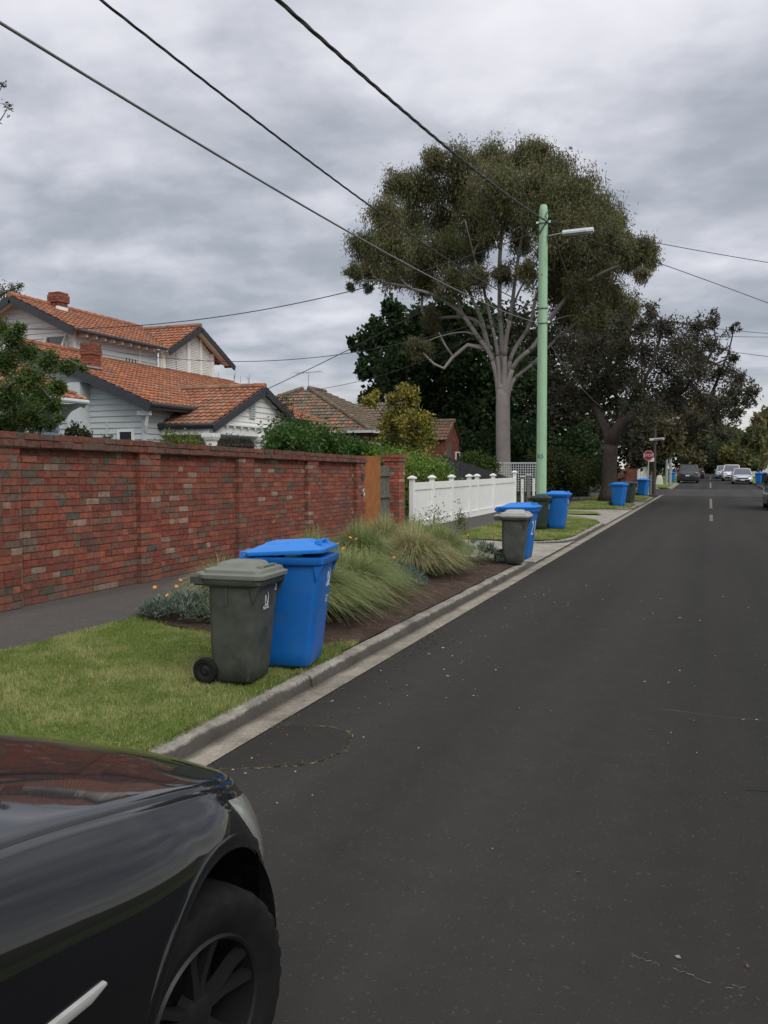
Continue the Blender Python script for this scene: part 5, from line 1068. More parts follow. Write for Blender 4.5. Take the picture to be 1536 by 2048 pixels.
def silverplant(label, x, y, rx, ry, h, n, seed, nf, cols=SLV, fcol=None):
    g_ = np.random.default_rng(seed); z0 = float(zv(x)); t = thing('silver_leaf_plant', label, 'plant', (x, y, z0), 0, 'silver leaved flowering plants')
    nr_ = n; th = g_.uniform(0, 2 * np.pi, nr_); rr_ = np.sqrt(g_.random(nr_)); cx_, cy_ = x + rx * rr_ * np.cos(th), y + ry * rr_ * np.sin(th); cz = z0 + h * (1 - rr_ ** 2 * .75) * g_.uniform(.55, 1, nr_)
    per = 14; N_ = nr_ * per; a = g_.uniform(0, 2 * np.pi, N_); el = g_.uniform(-.1, 1.2, N_); d = np.stack([np.cos(a) * np.cos(el), np.sin(a) * np.cos(el), np.sin(el)], 1)
    c = np.repeat(np.stack([cx_, cy_, cz], 1), per, 0); ln = g_.uniform(.07, .14, N_)[:, None]; w_ = g_.uniform(.008, .014, N_)[:, None]; s = np.stack([-np.sin(a), np.cos(a), 0 * a], 1); up_ = np.array([0, 0, 1.0])
    V = np.stack([c, c + d * ln * .55 + s * w_ / 2 + up_ * .01, c + d * ln - up_ * .012, c + d * ln * .55 - s * w_ / 2 + up_ * .01], 1).reshape(-1, 3); V[:, 2] = np.maximum(V[:, 2], z0 + .01)
    C_ = np.array(cols)[g_.integers(0, len(cols), N_)] * g_.uniform(.75, 1.25, N_)[:, None]; mesh('foliage', V, quadfaces(N_), M_leaf, t, col=C_)
    g2 = random.Random(seed)
    for k in range(nf):
        fx, fy = x + rx * g2.uniform(-.9, .9), y + ry * g2.uniform(-.9, .9); fz = z0 + h * g2.uniform(1.05, 1.5); mb = MB(); mb.tube([(fx, fy, z0 + h * .5), (fx + .01, fy, fz)], .003, 4); st = obj('flower', mb, MATS['stem'], t)
        mb = MB(); az = g2.uniform(0, 6); tl = np.array([.45 * math.cos(az), .45 * math.sin(az) - .3, .75]); tl /= np.linalg.norm(tl); ax = np.cross(tl, (0, 0, 1)); ax /= np.linalg.norm(ax); ay = np.cross(tl, ax); c0 = np.array([fx + .01, fy, fz])
        for q in range(10):
            b_ = 2 * math.pi * q / 10; dr = ax * math.cos(b_) + ay * math.sin(b_); sd = -ax * math.sin(b_) + ay * math.cos(b_); mb.add([c0, c0 + dr * .014 + sd * .006 + tl * .005, c0 + dr * .025 + tl * .006, c0 + dr * .014 - sd * .006 + tl * .005], [(0, 1, 2, 3)])
        obj('petals', mb, fcol or M_orange, st)
plain('stem', (.09, .13, .04), .7)
silverplant('silver leaved clump with orange flowers at the lawn edge left of the grey bin', -5.1, 7.75, .62, .40, .26, 260, 301, 12)
silverplant('silver leaved clump with orange flowers hidden behind the grey bin', -4.5, 7.9, .5, .4, .26, 160, 302, 5)
silverplant('bluish silver plant at the kerb side between the tussocks', -3.78, 10.75, .30, .30, .34, 110, 303, 3, cols=[(.13, .20, .17), (.10, .16, .14), (.17, .235, .2)])
silverplant('silver plant with yellow flowers beside the wheel of the farther grey bin', -3.62, 14.0, .42, .35, .40, 150, 304, 4, cols=[(.13, .19, .15), (.15, .19, .11), (.09, .14, .10)])
silverplant('pale yellow topped silver plant at the far end of the bed', -4.2, 14.25, .4, .3, .55, 110, 305, 6, cols=[(.2, .22, .10), (.25, .26, .10), (.12, .17, .12)], fcol=plain('yellow_petal', (.6, .48, .12), .6))
silverplant('orange flowered plant half buried among the tussocks', -4.35, 10.1, .35, .35, .50, 80, 306, 6, cols=[(.11, .15, .06), (.14, .19, .13)])
p = at(868, 1040, 16.6); shrub('bed_shrub', 'pale green leafy bush at the far end of the bed before the white fence', 'shrub', (p[0], 16.6, .14), [(p[0], 16.6, .62, .38, .4, .28), (p[0] - .5, 16.7, .5, .22, .3, .26), (p[0] + .5, 16.8, .62, .12, .12, .5), (p[0] + .1, 16.4, .35, .5, .4, .3)], [(.13, .16, .06), (.10, .135, .045), (.17, .19, .08)], 30, 14, .05, .026, .4, 141, shell=.3)
# weeds and litter on the road
mb = MB(); g_ = random.Random(77)
def tuft(x, y, n, h, z=.004):
    for k in range(n):
        a = g_.uniform(0, 6.3); l = h * g_.uniform(.5, 1.3); bx, by = x + g_.gauss(0, .018), y + g_.gauss(0, .014); c = g_.choice([(.20, .17, .06), (.15, .15, .05), (.28, .23, .11), (.09, .13, .03)])
        mb.add([(bx - .002, by, z), (bx + .002, by, z), (bx + l * math.cos(a), by + l * math.sin(a), z + l * g_.uniform(.15, .8))], [(0, 1, 2)], c)
for i in range(len(ringp) - 1):
    a, b = np.array(ringp[i]), np.array(ringp[i + 1]); n = int(np.linalg.norm(b - a) / .016)
    for k in range(n):
        q = a + (b - a) * k / n
        if g_.random() < (.9 if i in (3, 4, 5, 6, 7, 8) else .55): tuft(q[0], q[1], 2, .018 + .016 * (i in (3, 4, 7)))
for q in ((-2.0, 9.07, 14), (-1.98, 7.73, 8), (-2.66, 5.05, 30), (-2.4, 5.12, 16), (-2.68, 6.2, 14), (-2.69, 7.1, 10)):
    for k in range(q[2]): tuft(q[0] + g_.gauss(0, .03), q[1] + g_.gauss(0, .12), 2, .028)
for k in range(260): y = g_.uniform(3.5, 16); tuft(-2.685 + g_.gauss(0, .006), y, 1, .018)
tag(obj('dry_weeds', mb, M_grass, col=True), 'dry weeds along the cracked patch and gutter edge of the road', 'weeds', kind='stuff')
mb = MB()
for k in range(330):
    x = g_.uniform(-2.9, 1.6) if k > 150 else g_.uniform(-2.9, -1.6); y = g_.uniform(2.8, 13); s = g_.uniform(.005, .013) * (1.6 if g_.random() < .15 else 1); a = g_.uniform(0, 6.3); c = g_.choice([(.42, .40, .34), (.3, .2, .13), (.22, .11, .06), (.5, .45, .3), (.35, .34, .32)])
    mb.add([(x + s * math.cos(a), y + s * math.sin(a), .008), (x - s * .5 * math.sin(a), y + s * .5 * math.cos(a), .012), (x - s * math.cos(a), y - s * math.sin(a), .007), (x + s * .5 * math.sin(a), y - s * .5 * math.cos(a), .006)], [(0, 1, 2, 3)], c)
for k in range(900):
    x = g_.uniform(-5.4, -3.08); y = g_.uniform(7.0, 15); s = g_.uniform(.006, .02); a = g_.uniform(0, 6.3); c = g_.choice([(.2, .14, .09), (.13, .09, .06), (.28, .2, .12), (.09, .06, .045), (.33, .27, .18)]); zz = float(zv(x)) + g_.uniform(.022, .05)
    mb.add([(x + s * math.cos(a), y + s * math.sin(a), zz), (x - s * .3 * math.sin(a), y + s * .3 * math.cos(a), zz + .006), (x - s * math.cos(a), y - s * math.sin(a), zz - .004), (x + s * .3 * math.sin(a), y - s * .3 * math.cos(a), zz)], [(0, 1, 2, 3)], c)
for k in range(700):
    x = -2.66 + abs(g_.gauss(0, .16)); y = g_.choice([g_.gauss(8, .5), g_.gauss(11, .8), g_.gauss(14.5, 1), g_.uniform(5, 18)]); s = g_.uniform(.004, .012); a = g_.uniform(0, 6.3); c = g_.choice([(.03, .022, .017), (.05, .036, .026), (.09, .065, .04), (.16, .12, .07)])
    mb.add([(x + s * math.cos(a), y + s * math.sin(a), .006), (x - s * math.sin(a), y + s * math.cos(a), .008), (x - s * math.cos(a), y - s * math.sin(a), .006), (x + s * math.sin(a), y - s * math.cos(a), .006)], [(0, 1, 2, 3)], c)
tag(obj('leaf_litter', mb, M_leaf, col=True), 'tiny fallen leaves and chips scattered over asphalt and soil bed', 'litter', kind='stuff')
def crack(pts, w_, name='road_crack', mat=None):
    mb = MB(); P = []
    for a, b in zip(pts[:-1], pts[1:]):
        for k in range(6): t = k / 6; P.append((a[0] + (b[0] - a[0]) * t + g_.uniform(-.012, .012), a[1] + (b[1] - a[1]) * t + g_.uniform(-.012, .012)))
    for k in range(len(P) - 1):
        w1_ = w_ * g_.uniform(.3, 1.2); mb.add([(P[k][0], P[k][1] - w1_, .003), (P[k][0], P[k][1] + w1_, .003), (P[k + 1][0], P[k + 1][1] + w1_, .003), (P[k + 1][0], P[k + 1][1] - w1_, .003)], [(0, 1, 2, 3)])
    o = obj(name, mb, mat or MATS['crack_dust']); o['kind'] = 'structure'
plain('ring_dirt', (.27, .22, .11), .95, var=.45, scale=25); plain('crack_dust', (.15, .145, .135), .95, var=.4, scale=30); plain('crack_dark', (.02, .02, .02), .95)
for i0, i1, w_ in ((1, 3, .004), (3, 8, .010), (8, 11, .006)): crack(ringp[i0:i1 + 1], w_, mat=MATS['ring_dirt'])
crack([(-.22, 3.06), (-.17, 3.055), (-.12, 3.03)], .0022); crack([(-.09, 3.035), (-.01, 3.0), (.05, 2.985)], .0026); crack([(.08, 2.99), (.16, 3.0)], .0016); crack([(.2, 2.99), (.6, 3.0)], .004, mat=MATS['crack_dark']); crack([(-.3, 6.35), (.1, 6.3), (.5, 6.32)], .0022); crack([(.2, 4.9), (.6, 4.95), (1.2, 4.9)], .004, mat=MATS['crack_dark'])
# ------------------------------------------------------------ wheelie bins (front of the bin is +x in its own space)
def wheelie(label, x, y, rz, big, bm, lm, open_=0.0, marks=(), z=None, group='wheelie bins put out along the kerb'):
    if z is None: z = float(zv(min(x, -3.0), y)) + .012
    t = thing('wheelie_bin', label, 'bin', (x, y, z), rz, group)
    if big: hb, xb0, xb1, xt0, xt1, wb, wtp, lidh, wr_ = .905, -.235, .19, -.25, .295, .22, .252, .95, .095
    else: hb, xb0, xb1, xt0, xt1, wb, wtp, lidh, wr_ = .805, -.19, .145, -.19, .225, .185, .212, .84, .098
    mb = MB(); secs = []
    for f, dz in ((0, .012), (0.0, .03), (.15, 0), (.4, 0), (.7, 0), (.93, 0), (1, 0)):
        h = hb * f + dz; x0 = xb0 + (xt0 - xb0) * f; x1 = xb1 + (xt1 - xb1) * f; w_ = wb + (wtp - wb) * f; ins = .02 if dz == .012 else 0
        if f < .3: x0 += .06 * (1 - f / .3) * .5
        secs.append(rr((x0 + x1) / 2, 0, (x1 - x0) / 2 - ins, w_ - ins, .055, h, 5))
    mb.loft(secs); body = sharp(obj('body', mb, bm, t, local=True), 50)
    mb = MB(); xc = (xt0 + xt1) / 2; hx = (xt1 - xt0) / 2
    mb.loft([rr(xc, 0, hx + e, wtp + e, .06, hb + dz, 5) for e, dz in ((.004, -.075), (.03, -.06), (.038, -.05), (.038, -.005), (.028, 0.0), (.012, 0.0), (-.02, -.01), (-.02, -.2))], cap=False)
    for s in (-1, 1):
        mb.prism([(xt1 - .06, s * (wtp + .002), hb - .06), (xt1 + .022, s * (wtp + .002), hb - .06), (xt1 - .035, s * (wtp - .004), hb - .19)], (0, -.012, 0), (0, .012, 0))
        mb.box((xt0 + .16, s * (wtp - .004), hb - .13), (.018, .02, .16))
    sharp(obj('rim', mb, bm, t, local=True), 45)
    mb = MB(); hzb = hb + .005
    for s in (-.17, .17): mb.loft([rr(xt0 - .045, s, .075, .018, .01, hzb - .075 + k * .035, 2) for k in range(3)])
    mb.tube([(xt0 - .115, -wtp - .005, hzb - .03), (xt0 - .115, wtp + .005, hzb - .03)], .017, 8)
    for s in (-1, 1): mb.beam((xt0 + .06, s * (wtp + .012), hzb - .04), (xt0 - .125, s * (wtp + .005), hzb - .03), .022, .05)
    sharp(obj('handle', mb, bm, t, local=True), 45)
    # lid, hinged at the back
    L_ = MB(); x0, x1 = xt0 - .05, xt1 + .055; lc = (x0 + x1) / 2; lh = (x1 - x0) / 2; lw = wtp + .045; secs = []
    prof = ((0, -.03), (.004, -.012), (.004, 0), (-.012, .006), (-.022, .012), (-.026, .034), (-.04, .04), (-.085, .046), (-.10, .052), (-.118, .078), (-.14, .086), (-.2, .09)) if not big else ((0, -.03), (.004, -.014), (.002, .0), (-.02, .008), (-.05, .02), (-.10, .04), (-.13, .046), (-.15, .06), (-.17, .064), (-.23, .068))
    for e, dz in prof:
        secs.append(rr(lc - x0 + (e * .1 if dz > .03 else 0), 0, lh + e, lw + e, max(.02, .06 + e * .15), dz, 6))
    L_.loft(secs)
    for s in (-.1, .1): L_.loft([rr(2 * lh - .075, s * 1.2, .035 - k * .006, .014, .008, .03 + k * .014, 2) for k in range(3)])
    L_.box((2 * lh - .075, 0, .055), (.02, .24, .014))
    L_.box((-.045, 0, -.02), (.09, .26, .03))
    lo = sharp(obj('lid', L_, lm, t, local=True), 35); lo.location = (x0 - (.03 if open_ > 3 else 0), 0, hb + .02 + (.014 if open_ > 3 else 0)); lo.rotation_euler = (0, -R(open_), 0)
    for s in (-1, 1):
        mb = MB(); c = (xb0 - .02, s * (wb + .012), wr_ - .002); q = s * .028
        mb.lathe([(wr_ * .62, -q), (wr_ * .92, -q), (wr_, -q * .6), (wr_, q * .6), (wr_ * .93, q), (wr_ * .68, q), (wr_ * .62, q * .7), (wr_ * .62, -q)], c, 'y', 32); wh = sharp(obj('wheel', mb, M_rubber, t, local=True), 40)
        mb = MB(); mb.lathe([(.0, q * .95), (.022, q * .95), (.026, q * .5), (wr_ * .42, q * .35), (wr_ * .46, q * .6), (wr_ * .63, q * .7), (wr_ * .63, -q * .7), (0, -q * .7)], c, 'y', 32); sharp(obj('hub', mb, M_blackplastic, wh, local=True), 40)
    mb = MB(); mb.tube([(xb0 - .02, -wb, wr_), (xb0 - .02, wb, wr_)], .012, 8); obj('axle', mb, M_blackplastic, t, local=True)
    lean = (xt1 - xb1) / hb
    for (s, sz, yy, zz) in marks:
        pos = (xb1 + lean * zz + .004, yy, zz); Mx = frame(pos, (0, 1, 0), (lean, 0, 1))
        if s == 'LOGO':
            mb = MB(); pts = [(.32 * math.sin(a) * (1 - .25 * math.sin(a / 2)), .5 * math.cos(a)) for a in np.linspace(.2, 2 * math.pi - .9, 22)]; pts += [(.05, -.22), (.2, -.34), (.3, -.30)]
            mb.tube([(p_[0] * sz, p_[1] * sz, 0) for p_ in pts], .035 * sz, 5); mb.tube([(-.3 * sz, -.5 * sz, 0), (-.05 * sz, -.42 * sz, 0), (.32 * sz, -.46 * sz, 0)], .03 * sz, 5); lg = obj('emblem', mb, M_mark, t, local=True); lg.matrix_local = Mx
        else: text('number' if s[0].isdigit() else 'lettering', s, sz, M_mark, t, Mx)
    return t
B27 = wheelie('blue bin numbered 27 with its lid held open by rubbish', -3.20, 6.34, R(11), True, M_blue, M_bluelid, 3.1, (('LOGO', .12, .09, .725), ('Bayside', .04, .09, .65), ('27', .082, .10, .53)))
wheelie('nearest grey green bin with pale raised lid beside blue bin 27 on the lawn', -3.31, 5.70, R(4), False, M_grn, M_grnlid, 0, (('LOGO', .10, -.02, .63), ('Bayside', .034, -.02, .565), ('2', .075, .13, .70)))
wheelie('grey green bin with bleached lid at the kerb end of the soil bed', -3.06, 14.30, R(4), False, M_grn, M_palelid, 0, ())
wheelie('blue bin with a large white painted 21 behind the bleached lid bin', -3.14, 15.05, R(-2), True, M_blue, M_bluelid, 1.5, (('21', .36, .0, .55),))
wheelie('dark green bin standing at the foot of the green pole', -4.07, 22.2, R(2), False, M_dgrn, M_dgrn, 0, (('25', .15, .03, .58),))
wheelie('blue bin just right of the green pole on the lawn island', -3.74, 22.75, R(0), True, M_blue, M_bluelid, 0, (('LOGO', .12, .06, .72), ('25', .082, .08, .53)))
wheelie('blue bin with dark wheel under the leaning street tree', -3.54, 37.1, R(-18), True, M_blue, M_bluelid, 0, ())
wheelie('dark green bin between two blue bins near the street corner', -3.43, 40.2, R(-15), True, M_dgrn, M_dgrn, 0, (('25', .1, 0, .85),))
wheelie('blue bin on the street corner in front of the stop sign', -3.54, 51.0, R(-20), True, M_blue, M_bluelid, 0, ())
wheelie('distant blue bin left of the parked charcoal car', -3.42, 86, R(-60), True, M_blue, M_bluelid, 0, (), z=.32)
wheelie('distant blue bin right of the silver car', 4.02, 82.5, R(-100), True, M_blue, M_bluelid, 0, (), z=.30)
wheelie('distant dark bin behind the blue bin right of the silver car', 4.5, 83.3, R(-100), True, M_dgrn, M_blue, 0, (), z=.31)
# rubbish in bin 27
def inbin(dx, dy, dz): a = R(11); dx *= .88; dy *= .92; return (-3.20 + dx * math.cos(a) - dy * math.sin(a), 6.34 + dx * math.sin(a) + dy * math.cos(a), .02 + dz)
mb = MB(); c = np.array(inbin(.12, -.03, .93)); g_ = random.Random(9); secs = []
for k in range(7):
    f = k / 6; r_ = .2 * math.sin(math.pi * (.12 + .76 * f)); secs.append([(c[0] + (r_ + g_.uniform(-.02, .02)) * math.cos(a), c[1] + (r_ * .95 + g_.uniform(-.02, .02)) * math.sin(a), c[2] + .09 * (f * 2 - 1)) for a in np.linspace(0, 2 * math.pi, 15)[:-1]])
mb.loft(secs); tag(sharp(obj('rubbish_bag', mb, M_blackplastic), 60), 'dark rubbish bag bulging under the lid of blue bin 27', 'rubbish')
mb = MB(); mb.tube([inbin(.0, -.22, 1.0), inbin(.07, -.235, 1.005), inbin(.12, -.245, 1.006), inbin(.15, -.25, 1.006)], [.028, .028, .012, .011], 10); tag(sharp(obj('plastic_bottle', mb, M_bottle), 50), 'pale green plastic bottle on the rim of blue bin 27', 'bottle')
mb = MB(); p = inbin(-.31, -.25, 1.0); mb.prism([(p[0] - .07, p[1] - .02, p[2]), (p[0] + .03, p[1] - .05, p[2] + .005), (p[0] + .10, p[1] + .02, p[2] + .03), (p[0] - .01, p[1] + .06, p[2] + .02)], (0, 0, 0), (.005, 0, .012)); tag(obj('cardboard_scrap', mb, M_cardb), 'scrap of cardboard poking from the hinge side of blue bin 27', 'cardboard')
mb = MB(); mb.beam(inbin(-.12, -.21, .992), inbin(-.01, -.19, 1.012), .05, .012); tag(obj('paper_scrap', mb, M_rust), 'rust brown paper scrap under the lid of blue bin 27', 'paper')
# ------------------------------------------------------------ power pole, lamp and cables
PXY = (-4.3, 23.5); zt_ = 8.68
P = thing('power_pole', 'tall pale green painted timber power pole with street lamp on the lawn island', 'power pole', (PXY[0], PXY[1], .1))
mb = MB(); rows = [(.142, 0), (.139, 1.2), (.134, 3), (.128, 5), (.120, 7), (.115, 8.45), (.112, 8.5), (.095, 8.66), (.08, 8.68)]
g_ = random.Random(6); secs = [[(PXY[0] + (r_ + g_.uniform(-.003, .003)) * math.cos(a) - .012 * (z / 8.7), PXY[1] + r_ * math.sin(a), .08 + z) for a in np.linspace(0, 2 * math.pi, 21)[:-1]] for r_, z in rows]
mb.loft(secs); sharp(obj('post', mb, M_pole, P), 40)
l0, l1 = at(1125, 466, 23.3), at(1187, 459, 23.3); dl = (l1 - l0) / np.linalg.norm(l1 - l0)
mb = MB(); mb.tube([(PXY[0] + .1, PXY[1] - .03, l0[2] - .0), l0 - dl * .02, l0 + dl * .1], .018, 8); arm = obj('lamp_arm', mb, M_galv, P)
mb = MB(); sd = np.array([-dl[1], dl[0], 0]); upv = np.cross(dl, sd); ln = np.linalg.norm(l1 - l0)
secs = [[l0 + dl * s + sd * a * wd + np.array([0, 0, b]) for a, b in ((-1, -.055), (-1.05, -.01), (-.7, .05), (.7, .05), (1.05, -.01), (1, -.055))] for s, wd in ((0, .09), (.02, .11), (ln * .8, .115), (ln * .82, .10), (ln, .085))]
mb.loft(secs); lm = obj('lamp', mb, M_lampgrey, P); mb = MB(); mb.loft([[l0 + dl * s + sd * a * .085 + np.array([0, 0, b]) for a, b in ((-1, -.06), (1, -.06), (.8, -.10), (-.8, -.10))] for s in (.05, ln * .95)]); obj('diffuser', mb, M_lens, lm)
for z, r_ in ((6.02, .142), (5.62, .144), (8.28, .132)):
    mb = MB(); mb.tube([(PXY[0] - .01 + r_ * math.cos(a), PXY[1] + r_ * math.sin(a), z + .02 * math.sin(a)) for a in np.linspace(0, 2 * math.pi, 20)], .010, 5); obj('clamp', mb, M_cable, P)
    mb = MB(); mb.box((PXY[0] - r_ - .03, PXY[1] - .03, z + .02), (.07, .05, .05)); mb.box((PXY[0] + r_ + .02, PXY[1] - .03, z + .02), (.06, .05, .05)); obj('insulator', mb, M_white, P)
mb = MB(); mb.tube([(PXY[0] + .13, PXY[1] - .06, 8.3), (PXY[0] + .02, PXY[1] - .15, 8.15), (PXY[0] - .1, PXY[1] - .12, 7.98), (PXY[0] - .14, PXY[1] - .02, 8.2)], .016, 6); mb.tube([(PXY[0] + .14, PXY[1] - .06, 8.3), (PXY[0] + .06, PXY[1] - .15, 8.42), (PXY[0] + .12, PXY[1] - .08, 8.55)], .014, 6); mb.tube([(PXY[0] + .13, PXY[1] - .08, 8.2), (PXY[0] + .12, PXY[1] - .09, 7.7)], .01, 5); obj('cable_loop', mb, M_cable, P)
mb = MB(); mb.tube([(PXY[0] - .02, PXY[1] - .148, 6.9), (PXY[0] - .02, PXY[1] - .12, 6.9)], .012, 8); mb.tube([(PXY[0] - .0, PXY[1] - .15, 5.95 - .6), (PXY[0], PXY[1] - .12, 5.35)], .008, 8); obj('bolt', mb, M_blackp, P)
text('pole_number', 'K5', .15, M_blackp, P, frame((.0, -.165, 1.92), (1, 0, 0), (0, 0, 1)))
def wire(label, pts, r, mat=None, ext=1.0, n=30, twist=0, start=0.0):
    """cable hanging through three points"""
    a, b, c = [np.array(p, float) for p in pts]; d1, d2 = np.linalg.norm(b - a), np.linalg.norm(c - b); tb_ = d1 / (d1 + d2); P_ = []
    for k in range(n + 1):
        t = start + (ext - start) * k / n; P_.append(a * (t - tb_) * (t - 1) / ((0 - tb_) * (0 - 1)) + b * t * (t - 1) / (tb_ * (tb_ - 1)) + c * t * (t - tb_) / ((1 - tb_)))
    mb = MB()
    if twist:
        m_ = n * 14; Q = []
        for k in range(m_ + 1):
            f = k / m_ * n; i = min(int(f), n - 1); Q.append(P_[i] + (P_[i + 1] - P_[i]) * (f - i))
        for s in range(3):
            R_ = []; acc = 0
            for k in range(len(Q)):
                if k: acc += np.linalg.norm(Q[k] - Q[k - 1])
                ph = acc * twist + s * 2.094; d = Q[min(k + 1, m_)] - Q[max(k - 1, 0)]; d /= np.linalg.norm(d); sd_ = np.cross(d, (0, 0, 1)); sd_ /= np.linalg.norm(sd_); R_.append(Q[k] + (sd_ * math.cos(ph) + np.cross(sd_, d) * math.sin(ph)) * r * .55)
            mb.tube(R_, r * .66, 6)
    else: mb.tube(P_, r, 7)
    return tag(obj('overhead_cable', mb, mat or M_cable, smooth=True), label, 'cable', 'overhead cables')
wire('thick twisted cable from the top of the green pole passing overhead', ((-4.2, 23.45, 8.30), (-4.1, 13.9, 6.94), (-4.1, 7.87, 6.36)), .021, ext=2.6, twist=5)
wire('black cable from the middle clamp of the green pole to the top left', ((-4.44, 23.45, 6.04), (-4.1, 9.68, 5.03), (-4.1, 5.15, 5.03)), .0105, ext=2.2, n=60, twist=8)
wire('grey shiny cable from the lower clamp of the green pole to the left edge', ((-4.46, 23.45, 5.64), (-4.1, 9.68, 4.54), (-4.1, 4.21, 4.43)), .011, M_cablegrey, ext=2.0, n=50)
wire('dark main cable dropping from the green pole down the street into the trees', ((-4.18, 23.55, 8.28), at(1190, 690, 34.5), at(1232, 775, 43)), .022, ext=1.7, twist=6)
wire('thin pale wire slanting down behind the green pole into the trees', (at(1098, 685, 23.7), at(1162, 775, 32), at(1205, 815, 40)), .010, M_cablegrey)
wire('service wire from the green pole to the upper gable at the left', ((-4.4, 23.5, 8.1), at(690, 585, 23), at(250, 653, 22)), .013, ext=1.32)
wire('service wire from the green pole past the shuttered dormer', ((-4.4, 23.5, 6.2), at(700, 706, 23.5), at(330, 716, 23)), .010, ext=1.14)
wire('service wire from the green pole to the porch gable peak', ((-4.4, 23.5, 7.75), at(700, 698, 23.7), at(530, 780, 23.8)), .011)
wire('service wire from the green pole to the peak of the brown roof', ((-4.4, 23.6, 6.4), at(740, 757, 33), at(628, 780, 36)), .010)
wire('upper wire from the green pole across the sky to the right edge', ((-4.2, 23.5, 8.35), at(1320, 487, 29.5), at(1536, 525, 35)), .012, ext=1.5)
wire('lower wire from the green pole across the sky to the right edge', ((-4.2, 23.5, 8.2), at(1320, 527, 29.5), at(1536, 606, 35)), .012, ext=1.5)
wire('upper of two close far wires right of the leaning street tree', (at(1250, 633, 55), at(1430, 657, 60), at(1536, 667, 64)), .018, ext=1.3)
wire('lower of two close far wires right of the leaning street tree', (at(1250, 660, 55), at(1430, 672, 60), at(1536, 674, 64)), .018, ext=1.3)
wire('lowest far wire right of the leaning street tree', (at(1300, 675, 55), at(1440, 700, 60), at(1536, 713, 64)), .018, ext=1.3)
# ------------------------------------------------------------ signs and far poles
sp = at(1297, 911, 52.5); T = thing('stop_sign', 'red octagonal stop sign on a grey post at the street corner', 'sign', (sp[0], sp[1], .1))
mb = MB(); mb.tube([(sp[0], sp[1] + .04, .1), (sp[0], sp[1] + .04, sp[2] + .25)], .035, 8); obj('post', mb, M_galv, T)
def octa(r, y0, y1, mat, nm, par):
    mb = MB(); mb.prism([(sp[0] + r * math.cos(R(22.5 + 45 * k)), sp[1], sp[2] + r * math.sin(R(22.5 + 45 * k))) for k in range(8)], (0, y0, 0), (0, y1, 0)); return obj(nm, mb, mat, par)
pl_ = octa(.305, 0, .012, M_mark, 'plate', T); octa(.28, -.003, .004, M_red, 'red_face', pl_)
text('lettering', 'STOP', .22, M_mark, T, frame((0, -.006, sp[2] - .1), (1, 0, 0), (0, 0, 1)), .002)
mb = MB(); mb.box((sp[0] + .17, sp[1] + .06, sp[2] - .25), (.3, .01, .22)); tag(obj('white_plate', mb, M_white), 'small white plate behind the lower corner of the stop sign', 'sign')
sb = at(1308, 960, 54); T = thing('street_name_pole', 'brown timber pole with white street name blade behind the stop sign', 'pole', (sb[0], sb[1], .1)); mb = MB(); mb.tube([(sb[0], sb[1], .1), (sb[0], sb[1], at(1308, 842, 54)[2])], [.11, .09], 10); obj('post', mb, M_bark, T)
b0, b1 = at(1299, 879, 53.8), at(1329, 877, 53.8); mb = MB(); mb.beam(b0, b1, .03, .13); bl_ = obj('name_blade', mb, M_mark, T)
mb = MB(); a_, b_ = at(1308, 879, 53.78), at(1326, 877.7, 53.78); mb.beam(a_, b_, .03, .03); obj('lettering', mb, M_dgrn, bl_)
mb = MB(); e_ = at(1296, 846, 54); mb.tube([(sb[0], sb[1], e_[2]), e_], .025, 6); mb.box((e_[0] - .15, e_[1], e_[2] + .02), (.45, .15, .08)); obj('lamp_arm', mb, M_galv, T)
q = at(1302, 955, 55.2); mb = MB(); mb.box((q[0], q[1], .65), (.17, .12, 1.2)); tag(obj('utility_pillar', mb, M_greywood, bevel=.02), 'grey green utility pillar behind the corner blue bin', 'pillar')
q = at(1333, 950, 76); T = thing('street_light', 'pale grey far street light pole on the left verge', 'street light', (q[0], q[1], .3)); mb = MB(); hh = at(1333, 842, 76)[2]; mb.tube([(q[0], q[1], .3), (q[0], q[1], hh)], [.10, .07], 10); mb.tube([(q[0] + .28, q[1] + .4, .3), (q[0] + .28, q[1] + .4, hh - .6)], [.12, .1], 10); obj('post', mb, M_galv, T)
mb = MB(); e_ = at(1352, 836, 76); mb.tube([(q[0], q[1], hh - .1), (q[0] + .2, q[1], hh + .1), e_], .03, 6); mb.box((e_[0], e_[1], e_[2]), (.7, .18, .09)); obj('lamp', mb, M_lampgrey, T)
q = at(1515, 940, 118); T = thing('white_garage', 'white walled shed far along the right verge', 'building', (q[0] + .8, 120, .6)); mb = MB(); mb.box((q[0] + .8, 120, 1.6), (3.6, 4, 2.1)); obj('wall', mb, M_white, T); mb = MB(); mb.prism([(q[0] - 1.2, 117.8, 2.66), (q[0] + 2.8, 117.8, 2.66), (q[0] + .8, 117.8, 3.2)], (0, 0, 0), (0, 4.4, 0)); obj('roof', mb, M_tile if False else M_slate, T)
tv_ = at(1319, 958, 78)
mb = MB(); mb.loft([rr(tv_[0], 78, r_, r_, .03, .25 + z, 3) for r_, z in ((.28, 0), (.22, .55), (.14, .8))]); tag(obj('cream_planter', mb, M_cream), 'cream tapered planter under the trees past the side street', 'planter')
